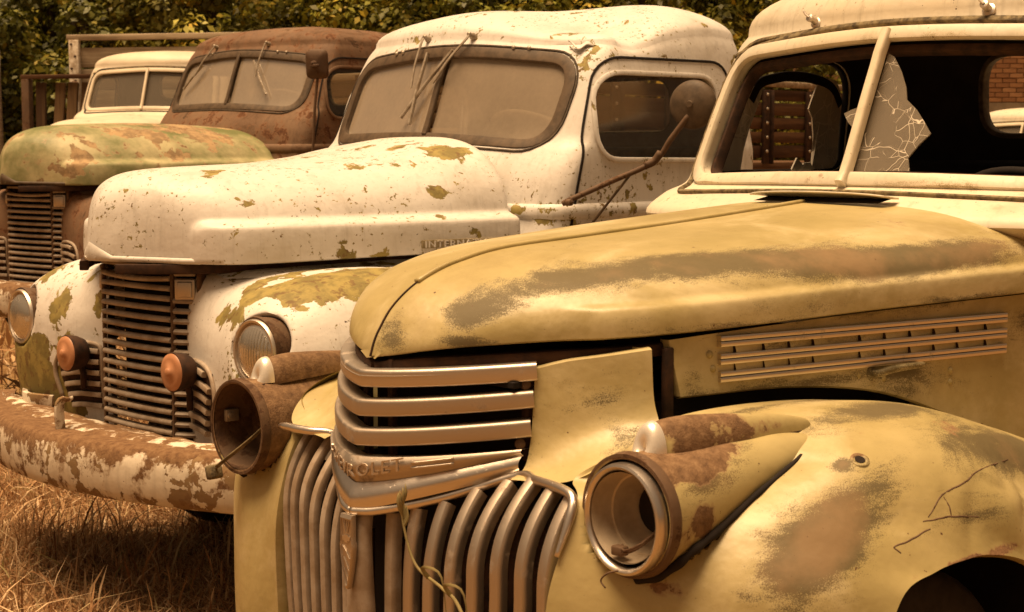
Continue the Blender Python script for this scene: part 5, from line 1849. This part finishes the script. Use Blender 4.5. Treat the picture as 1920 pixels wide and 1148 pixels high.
    build(mb, 'radiator', M['black'], root, smooth=False)
    mb = MB()
    for sg in (1, -1):
        rail = cr([(.50, .10 * sg, 1.080), (.42, .22 * sg, 1.082), (.30, .33 * sg, 1.084), (.0, .40 * sg, 1.088), (-.65, .50 * sg, 1.092)], 40)
        mb.sweep(rail, rrect(.028, .03, .004), (0, 0, 1))
        mb.tube([(.36, .20 * sg, 1.082), (.30, .05 * sg, 1.076), (.30, -.02 * sg, 1.078)], .012, 8)
    build(mb, 'radiator_support', M['darkrust'], root, sharp=50)
    # bumper and apron
    if front:
        ys = np.linspace(-.93, .93, 60)
        p = A([(.70 - .335 * y * y, y, .512) for y in ys])
        prof = [(-.098, -.05), (-.098, -.012), (-.088, .004), (-.06, .013), (-.02, .018), (.03, .018), (.07, .010), (.09, -.004), (.098, -.024), (.098, -.085), (.092, -.085), (.090, -.026), (.06, .0), (-.06, .0), (-.09, -.016), (-.092, -.05)]
        mb = MB()
        mb.sweep(p, [(-a * .84, b) for a, b in prof], A((1, 0, 0)) + np.stack([0 * ys, .67 * ys, 0 * ys], 1))
        build(mb, 'bumper', M['bumper'], root, wear=[(.5, -.5, .60, .9, 1.4, .030, 0, .34), (.5, -.6, .42, .5, .4, .05, 0, .10), (.66, .0, .55, .06, .05, .1, 0, .12), (.66, .12, .5, .06, .02, .1, 0, .16), (.62, .45, .5, .06, .05, .05, 0, .14)], sharp=50)
        mb = MB()
        pa = [[(.352 - .1 * y * y, y, .535) for y in ys * .62]] + [[(.46 - .15 * y * y, y * 1.0, .585 + .004 * math.sin(y * 40)) for y in ys * .75], [(.56 - .22 * y * y, y, .600) for y in ys * .86], [(.615 - .28 * y * y, y, .592) for y in ys * .92], [(.62 - .28 * y * y, y, .570) for y in ys * .92]]
        mb.grid(grid_cr(A(pa), 30, 60))
        build(mb, 'apron', M['bumper'], root, wear=[(.5, 0, .6, .5, 1.2, .2, 0, .13)], sharp=60)
        mb = MB()
        mb.sweep(cr([(.635, -.02, .58), (.640, -.02, .63), (.635, -.02, .675), (.60, -.02, .682)], 14), rrect(.012, .032, .004), (1, .2, 0))
        build(mb, 'guard_bracket', M['bumper'], root, sharp=60)
        mb = MB()
        mb.lathe([(0, .018), (.002, .018)], (.697, .10, .50), (1, .07, 0), seg=4)
        build(mb, 'bumper_hole', M['black'], root, smooth=False)
        mb = MB()
        mb.sweep(cr([(.42, -.47, .60), (.46, -.53, .605), (.44, -.62, .60), (.40, -.70, .60)], 16), rrect(.02, .05, .005), (0, 0, 1))
        build(mb, 'splash_lip', M['bumper'], root, sharp=50)
    if any(shift):
        for o in root.children:
            if o.name not in n_cab:
                o.location = shift
    xr = -.22 if bed else -.50
    for x in (xr, -3.35 if not bed else bed[1] + 2.0):
        for sg in (1, -1):
            wheel(root, x, .72 * sg, .38 + dz * .5, .18, M['rust'])
    mb = MB()
    xe = -4.6 if not bed else bed[1]
    for sg in (1, -1):
        mb.box(((xe - .1) / 2, .38 * sg, .62), (-xe - .1, .06, .16))
    mb.box((-.6, 0, .52), (.8, .5, .5), bev=.05)
    build(mb, 'chassis', M['black'], root, smooth=False)
    if bed:
        stake_bed(root, bed[0], bed[1], .96, 1.16, 1.69, 5, M['oldwood'], M['oldwoody'], M['darkrust'])
    else:
        for i in range(11):
            mb = MB()
            mb.box((-3.35, -.9 + i * .18, 1.02 + .003 * (i % 3)), (2.5, .172, .045), bev=.004)
            build(mb, 'deck_plank', M['oldwood'], root, sharp=40)
        mb = MB()
        mb.box((-3.35, 0, .93), (2.3, 1.5, .10), bev=.01)
        build(mb, 'deck_frame', M['darkrust'], root, sharp=40)
    return root, pr
# ------------------------------------------------------------------ place the trucks
W2 = dict(
    wipers=[(-.155, -.135, 1.655, -.105, -.095, .13), (.095, -.01, 1.67, .035, -.16, .12)],
    hood=[(-.446, .485, 1.303, .03, .03, .022, 1, .24), (-.104, .46, 1.234, .016, .03, .012, 1, .24), (-.415, .525, 1.222, .016, .03, .012, 1, .24), (.46, .087, 1.32, .018, .04, .012, 1, .24), (-.35, .30, 1.39, .22, .14, .03, 1, .10), (-.58, .30, 1.43, .16, .2, .04, 1, .12),
          (-.1, .46, 1.118, .5, .06, .010, 1, .14), (.5, .08, 1.13, .03, .06, .03, 1, .15), (-.55, .55, 1.15, .1, .05, .03, 1, .08), (.30, .34, 1.12, .10, .06, .02, 1, .10), (-.60, .1, 1.45, .2, .2, .03, 1, .10)],
    cab=[(-1.05, .56, 1.815, .05, .05, .04, 1, .22), (-1.02, .60, 1.73, .05, .04, .05, 1, .20), (-1.5, .556, 1.9, .05, .05, .03, 1, .22), (-1.3, .66, 1.76, .4, .04, .02, 1, .14), (-.80, .64, 1.22, .10, .06, .05, 1, .24), (-1.2, 0, 1.94, .5, .4, .05, 1, .07), (-.83, .2, 1.46, .1, .5, .03, 1, .12), (-.95, .6, 1.1, .1, .1, .08, 1, .1)],
    belt=[(-.74, .65, 1.24, .08, .1, .02, 1, .17), (-.74, .65, 1.215, .10, .1, .012, 0, .3)],
    fender=[(.22, .68, 1.05, .16, .13, .045, 1, .30), (-.02, .74, 1.05, .28, .16, .08, 1, .40), (.37, .47, .96, .03, .05, .06, 1, .20), (.38, .56, .97, .04, .05, .05, 1, .16), (.25, .50, 1.05, .08, .03, .03, 1, .24), (-.1, .5, 1.08, .3, .02, .02, 1, .15), (.30, .90, .85, .05, .06, .05, 1, .2)],
    fender_far=[(.372, -.46, .93, .06, .045, .08, 1, .20), (.40, -.40, .80, .06, .05, .05, 1, .16), (.42, -.64, .66, .2, .30, .14, 1, .40), (.43, -.57, .77, .1, .08, .05, 1, .22), (.30, -.64, 1.03, .1, .08, .03, 1, .14), (.37, -.33, .70, .05, .08, .07, 1, .12), (.34, -.28, .92, .03, .03, .1, 1, .14)],
)
W3 = dict(
    wipers=[(-.285, -.40, 1.66, -.345, -.50, .07), (.20, .20, 1.64, .145, .31, .10)],
    hood=[(-.35, .30, 1.38, .45, .25, .07, 1, .22), (-.2, .42, 1.25, .35, .12, .03, 1, .13), (.35, .1, 1.34, .1, .2, .04, 2, .12), (-.5, .45, 1.2, .2, .2, .05, 2, .15), (.2, .35, 1.16, .2, .1, .03, 1, .14), (-.3, .2, 1.40, .3, .25, .05, 0, .10)],
    cabbase=(.04, 0, 0), fenbase=(.03, 0, 0),
)
yellow_pickup()
white_truck, pr2 = barrel_truck('peeling white truck with dented roof and two orange fog lamps, behind the yellow pickup', (-.899, 5.362, 0), math.radians(223.8),
             (M['white'], M['white'], M['white']), dents=[(-1.17, .44, 1.93, (.20, .28, .22), (0, 0, -.075)), (-1.27, .50, 1.90, (.07, .22, .12), (0, -.0, -.028)), (-1.64, .38, 1.95, (.20, .36, .2), (0, 0, .040)), (-1.15, -.12, 1.95, (.3, .28, .2), (0, 0, .016)), (-1.20, .63, 1.82, (.05, .07, .04), (0, -.02, -.02))], wears=W2)
brown_truck, pr3 = barrel_truck('rust brown stake truck with a mottled green hood and square mirror, behind the white truck', (-2.209, 9.094, .211), math.radians(229.45),
             (M['rustpaint'], M['green'], M['rustpaint']), dz=.21, shift=(.15, 0, -.055), lettering=False, name='stake_truck', bed=(-2.40, -7.4), wears=W3, fogs=False, hood_n=(2.0, 2.25),
             hood_c=[(.535, 0, 1.108), (.530, 0, 1.16), (.521, 0, 1.22), (.508, 0, 1.275), (.480, 0, 1.318), (.44, 0, 1.352), (.36, 0, 1.385), (.25, 0, 1.408), (.08, 0, 1.420), (-.18, 0, 1.428), (-.45, 0, 1.428), (-.72, 0, 1.420), (-.98, 0, 1.405)],
             hood_l=IN_HOOD_L[:9] + [(-.08, .470, 1.109), (-.32, .502, 1.112), (-.60, .530, 1.115), (-.86, .550, 1.118)])

# the crumpled metal over the door corner
def crumple():
    fl = []
    base, _ = pr2.front([(.555, 1.80)])
    for i, (dx, dy, dz, w, h) in enumerate([(0, 0, 0, .050, .030), (-.012, .012, -.018, .062, .026), (-.018, .024, -.040, .060, .022)]):
        c = base[0] + A((dx + .004, dy, dz))
        n = A((.62, .55, .56)) / np.linalg.norm([.62, .55, .56])
        u = np.cross(A((0, 0, 1)), n)
        u /= np.linalg.norm(u)
        v = np.cross(n, u)
        g = []
        for a_ in np.linspace(0, 1, 7):
            g.append([c + u * (t * w) + v * (-h * (1 - t * t) * 1.1 * a_ + .010 * math.sin(t * 5 + i)) + n * (.002 + .020 * a_ * (1 - t * t) + .006 * math.sin(a_ * 3.1)) for t in np.linspace(-1, 1, 17)])
        mb = MB()
        mb.grid(g)
        build(mb, 'crumpled_fold', M['white'], white_truck, wear=[tuple(c) + (.05, .05, .012, 1, .16)], wbase=(.10, .06, .12), thick=.003)
crumple()

# mirrors on their stays
def arm_mirror():
    a, j, e = A((-.79, .715, 1.262)), A((-1.03, .90, 1.40)), A((-1.085, 1.0, 1.55))
    mb = MB()
    p = cr([a, a + A((-.02, .03, .018)), (a + j) / 2 + A((.0, .0, 0)), j, j + (e - j) * .5, e], 30)
    mb.tube(p, .0095, 10)
    q = cr([j - (j - a) * .10, j, j + (e - j) * .2], 8)
    mb.tube(q, .013, 10)
    ar = build(mb, 'mirror_arm', M['rust'], white_truck)
    mb = MB()
    mb.lathe([(-.026, .001), (-.026, .012), (.026, .012), (.026, .001)], a, (0, 0, 1), seg=14)
    mb.lathe([(0, .012), (.022, .011), (.026, .002)], a + A((0, .018, .005)), (0, 1, 0), seg=10)
    build(mb, 'arm_bracket', M['rust'], ar, sharp=50)
    mb = MB()
    b0, b1 = A((-.93, .712, 1.19)), A((-.985, .855, 1.375))
    mb.sweep(A([b1, (b0 + b1) / 2, b0]), rrect(.016, .006, .002), (0, 0, 1))
    build(mb, 'arm_brace', M['frame'], ar, sharp=50)
    mb = MB()
    c = A((-1.105, 1.0, 1.585))
    ax = A((.82, .30, .02))
    mb.lathe([(-.012, .078), (-.004, .081), (.004, .079), (.010, .074), (.020, .06), (.026, .03), (.03, .012), (.036, .010), (.036, .0005)], c, ax, seg=40)
    mb.lathe([(-.008, .077), (-.008, .0005)], c, ax, seg=40)
    build(mb, 'mirror_disc', M['frame'], ar, sharp=50)
arm_mirror()

def square_mirror():
    c = A((-.80, .80, 1.700))
    mb = MB()
    p = cr([(-.775, .705, 1.08), (-.775, .76, 1.12), (-.775, .785, 1.20), (-.785, .795, 1.45), c + A((-.01, 0, -.04))], 24)
    mb.tube(p, .008, 8, up=(1, 0, 0))
    ar = build(mb, 'mirror_arm', M['rust'], brown_truck)
    mb = MB()
    L = rloop([(-.068, -.082), (.068, -.082), (.068, .082), (-.068, .082)], .035, 6)
    u, v = A((-.35, .93, 0)), A((0.05, 0, 1))
    n = A((.93, .35, 0))
    G = [[c + n * d + s * (u * a + v * b) for a, b in L] for d, s in ((-.012, .01), (-.012, .96), (-.006, 1.0), (.004, .98), (.016, .85), (.026, .5), (.030, .15), (.030, .01))]
    mb.grid(A(G), cv=True)
    mb.lathe([(0, .018), (.025, .015), (.03, .004)], c + n * .026, n, seg=14)
    mb.box(c + n * .045 + A((0, .012, -.012)), (.02, .06, .016), bev=.004)
    build(mb, 'mirror_panel', M['rust'], ar, sharp=50)
    mb = MB()
    mb.box((-.775, .700, 1.10), (.03, .03, .14), bev=.006)
    for dz in (-.05, 0, .05):
        mb.lathe([(0, .014), (.02, .013), (.024, .003)], A((-.765, .715, 1.10 + dz)), (.5, 1, 0), seg=10)
    build(mb, 'arm_bracket', M['wiper'], ar, sharp=50)
square_mirror()
# ------------------------------------------------------------------ the fourth truck with its wooden body
def plain_old_truck(label, loc, rz, mat, r=.36, drop=0.0, glassm=None):
    root = thing('cargo_truck', label, 'truck', loc, rz, 'derelict trucks parked in a row')
    old_hood(root, mat, wear=[(-.3, .2, 1.3, .4, .3, .1, 0, .14), (-.5, -.2, 1.3, .3, .3, .1, 0, .10)], strip=False)
    old_cab(root, mat, ws_glass=glassm or M['glass_dim'], wear=[(-.95, -.5, 1.76, .1, .2, .05, 0, .16), (-1.0, .4, 1.78, .1, .15, .04, 0, .12)], seal=M['black'])
    Gf = grid_cr(CH_FENDER, 50, 30)
    for sg in (1, -1):
        S = A((1, sg, 1))
        mb = MB()
        mb.grid(Gf * S)
        build(mb, 'front_fender', mat, root, thick=.004, sharp=60)
        N = grid_cr(CH_NOSE, 12, 10)
        mb = MB()
        mb.grid(N * S)
        build(mb, 'nose_panel', mat, root, thick=.004)
        for x in (0, -2.6):
            w = wheel(root, x, .66 * sg, r, .18, M['rust'])
            w.location = (0, 0, -drop)
    for k in range(9):
        mb = MB()
        z = 1.03 - k * .06
        p = A([(.595 - .9 * y * y, y, z) for y in np.linspace(-.26, .26, 13)])
        mb.sweep(p, rrect(.03, .03, .008), (1, 0, 0))
        build(mb, 'grille_bar', M['greybar'], root, sharp=50)
    mb = MB()
    mb.box((-.1, 0, .80), (1.1, .6, .40), bev=.03)
    for sg in (1, -1):
        mb.box((-1.7, .35 * sg, .52), (4.2, .06, .14))
    build(mb, 'chassis', M['black'], root, smooth=False)
    return root

T4 = plain_old_truck('white roofed truck with a wooden plank body, farthest of the row, behind the green hood', (-3.41, 13.72, .43), math.radians(258), M['white4'], r=.50, drop=.43)

def plank_body(root):
    x0, hw = -2.0, 1.26
    def pl(name, c, size, mat, rot=None):
        mb = MB()
        mb.box(c, size, rot=rot, bev=.006)
        return build(mb, name, mat, root, sharp=40)
    for i in range(6):
        pl('headboard_plank', (x0, 0, .86 + i * .205), (.035 + .006 * (i % 2), 2 * hw - .1, .20 - .006 * (i % 3)), M['greywood'])
    pl('top_rail', (x0 + .01, 0, 2.075), (.10, 2 * hw + .06, .055), M['greywood'])
    for sg in (1, -1):
        po = pl('corner_post', (x0 + .045, sg * (hw - .05), 1.40), (.06, .10, 1.30), M['whitepost'])
        b = MB()
        for i in range(11):
            b.lathe([(0, .012), (.008, .011), (.012, .001)], (x0 + .076, sg * (hw - .05) + (.018 if i % 2 else -.020), .86 + i * .115), (1, 0, 0), seg=8)
        build(b, 'bolt_row', M['darkrust'], po, kind='stuff')
        for i in range(5):
            pl('side_plank', (x0 - 1.6, sg * hw, .86 + i * .2), (3.1, .03, .185), M['oldwood'])
        for i in range(4):
            pl('side_stake', (x0 - .3 - i * .9, sg * (hw - .035), 1.25), (.06, .03, 1.0), M['darkrust'])
    pl('body_floor', (x0 - 1.6, 0, .72), (3.2, 2 * hw, .06), M['oldwood'])
    mb = MB()
    mb.lathe([(0, .045), (.025, .042), (.045, .030), (.055, .001)], (x0 + .075, -(hw - .06), 1.62), (1, 0, 0), seg=20)
    build(mb, 'marker_lamp', M['rust'], root)
plank_body(T4)

# upright stake side leaning beside the plank body
def stake_panel():
    root = thing('stake_side', 'dark upright plank stake side with a red brown end post, left of the wooden truck body', 'stake side', (-4.38, 15.6, 0), math.radians(-14))
    def pl(name, c, size, mat, rot=None):
        mb = MB()
        mb.box(c, size, rot=rot, bev=.006)
        return build(mb, name, mat, root, sharp=40)
    pl('end_post', (-.20, -.02, 1.05), (.08, .08, 2.1), M['rust'])
    for i in range(4):
        pl('upright_plank', (-.08 + i * .135, .01 * (i % 2), 1.05), (.10, .035, 2.04), M['darkwood'], Matrix.Rotation(.085 * (1 if i else .2), 3, 'Y'))
    pl('top_rail', (.12, -.03, 2.12), (.74, .05, .04), M['oldwood'])
    pl('lower_rail', (.12, .05, .4), (.74, .05, .09), M['oldwood'])
stake_panel()

mbp = MB()
mbp.tube(cr([(0, 0, -.1), (.01, 0, 1.2), (.0, 0, 2.45)], 10), .05, 9, scale=np.linspace(1, .8, 10))
tag(build(mbp, 'fence_post', M['greywood']), 'weathered grey fence post at the left edge of the yard', 'post').location = (-5.29, 17.0, 0)

# another old vehicle, far to the right, seen through the yellow pickup's rear window
plain_old_truck('pale old pickup in front of the brick wall, seen through the yellow pickup rear window', (4.85, 17.0, 0), math.radians(228), M['cream'])

# a green stalk that has grown up in front of the nearest grille
def weed():
    o = A((.191, 3.3, 0))
    h = math.radians(222.08)
    def w(x, y, z):
        return A((o[0] + x * math.cos(h) - y * math.sin(h), o[1] + x * math.sin(h) + y * math.cos(h), z))
    base = w(.76, .56, 0)
    root = thing('weed_stalk', 'thin bent straw coloured stalk hanging in front of the nearest vertical grille bars', 'weed', base)
    def rel(pts):
        return A([w(*p) - base for p in pts])
    mb = MB()
    P = cr(rel([(.76, .56, -.02), (.75, .54, .30), (.73, .48, .58), STALK[4], STALK[3], STALK[2], STALK[1], STALK[0]]), 60)
    mb.tube(P, .0032, 7, scale=np.linspace(1.3, .55, 60))
    build(mb, 'stem', M['straw'], root)
    mb = MB()
    tip, d = P[-1], (P[-1] - P[-9])
    d /= np.linalg.norm(d)
    for k in range(9):
        a = k * .7
        s = P[-1] - d * (.045 - k * .0052)
        e = s + d * .034 + A((math.cos(a), math.sin(a), 0)) * .007
        mb.tube(cr([s, (s + e) / 2 + A((math.cos(a), math.sin(a), 0)) * .004, e], 6), .0032, 5, scale=[.4, .9, 1, .9, .6, .1])
    build(mb, 'seed_head', M['straw'], root, kind='stuff')
    for i0, L in ((38, .06), (30, .07)):
        mb = MB()
        s = P[i0]
        p = cr([s, s + A((-.01, -.01, .02)), s + A((.02, -.02, .01)), s + A((.03, -.02, -L))], 14)
        mb.sweep(p, [(-.004, 0), (0, .001), (.004, 0)], (.3, -1, .2), scale=np.linspace(1, .15, 14), pclosed=False)
        build(mb, 'blade', M['straw'], root)
STALK = [(.70, .221, .861), (.70, .223, .821), (.70, .255, .760), (.70, .324, .734), (.705, .376, .707)]
weed()
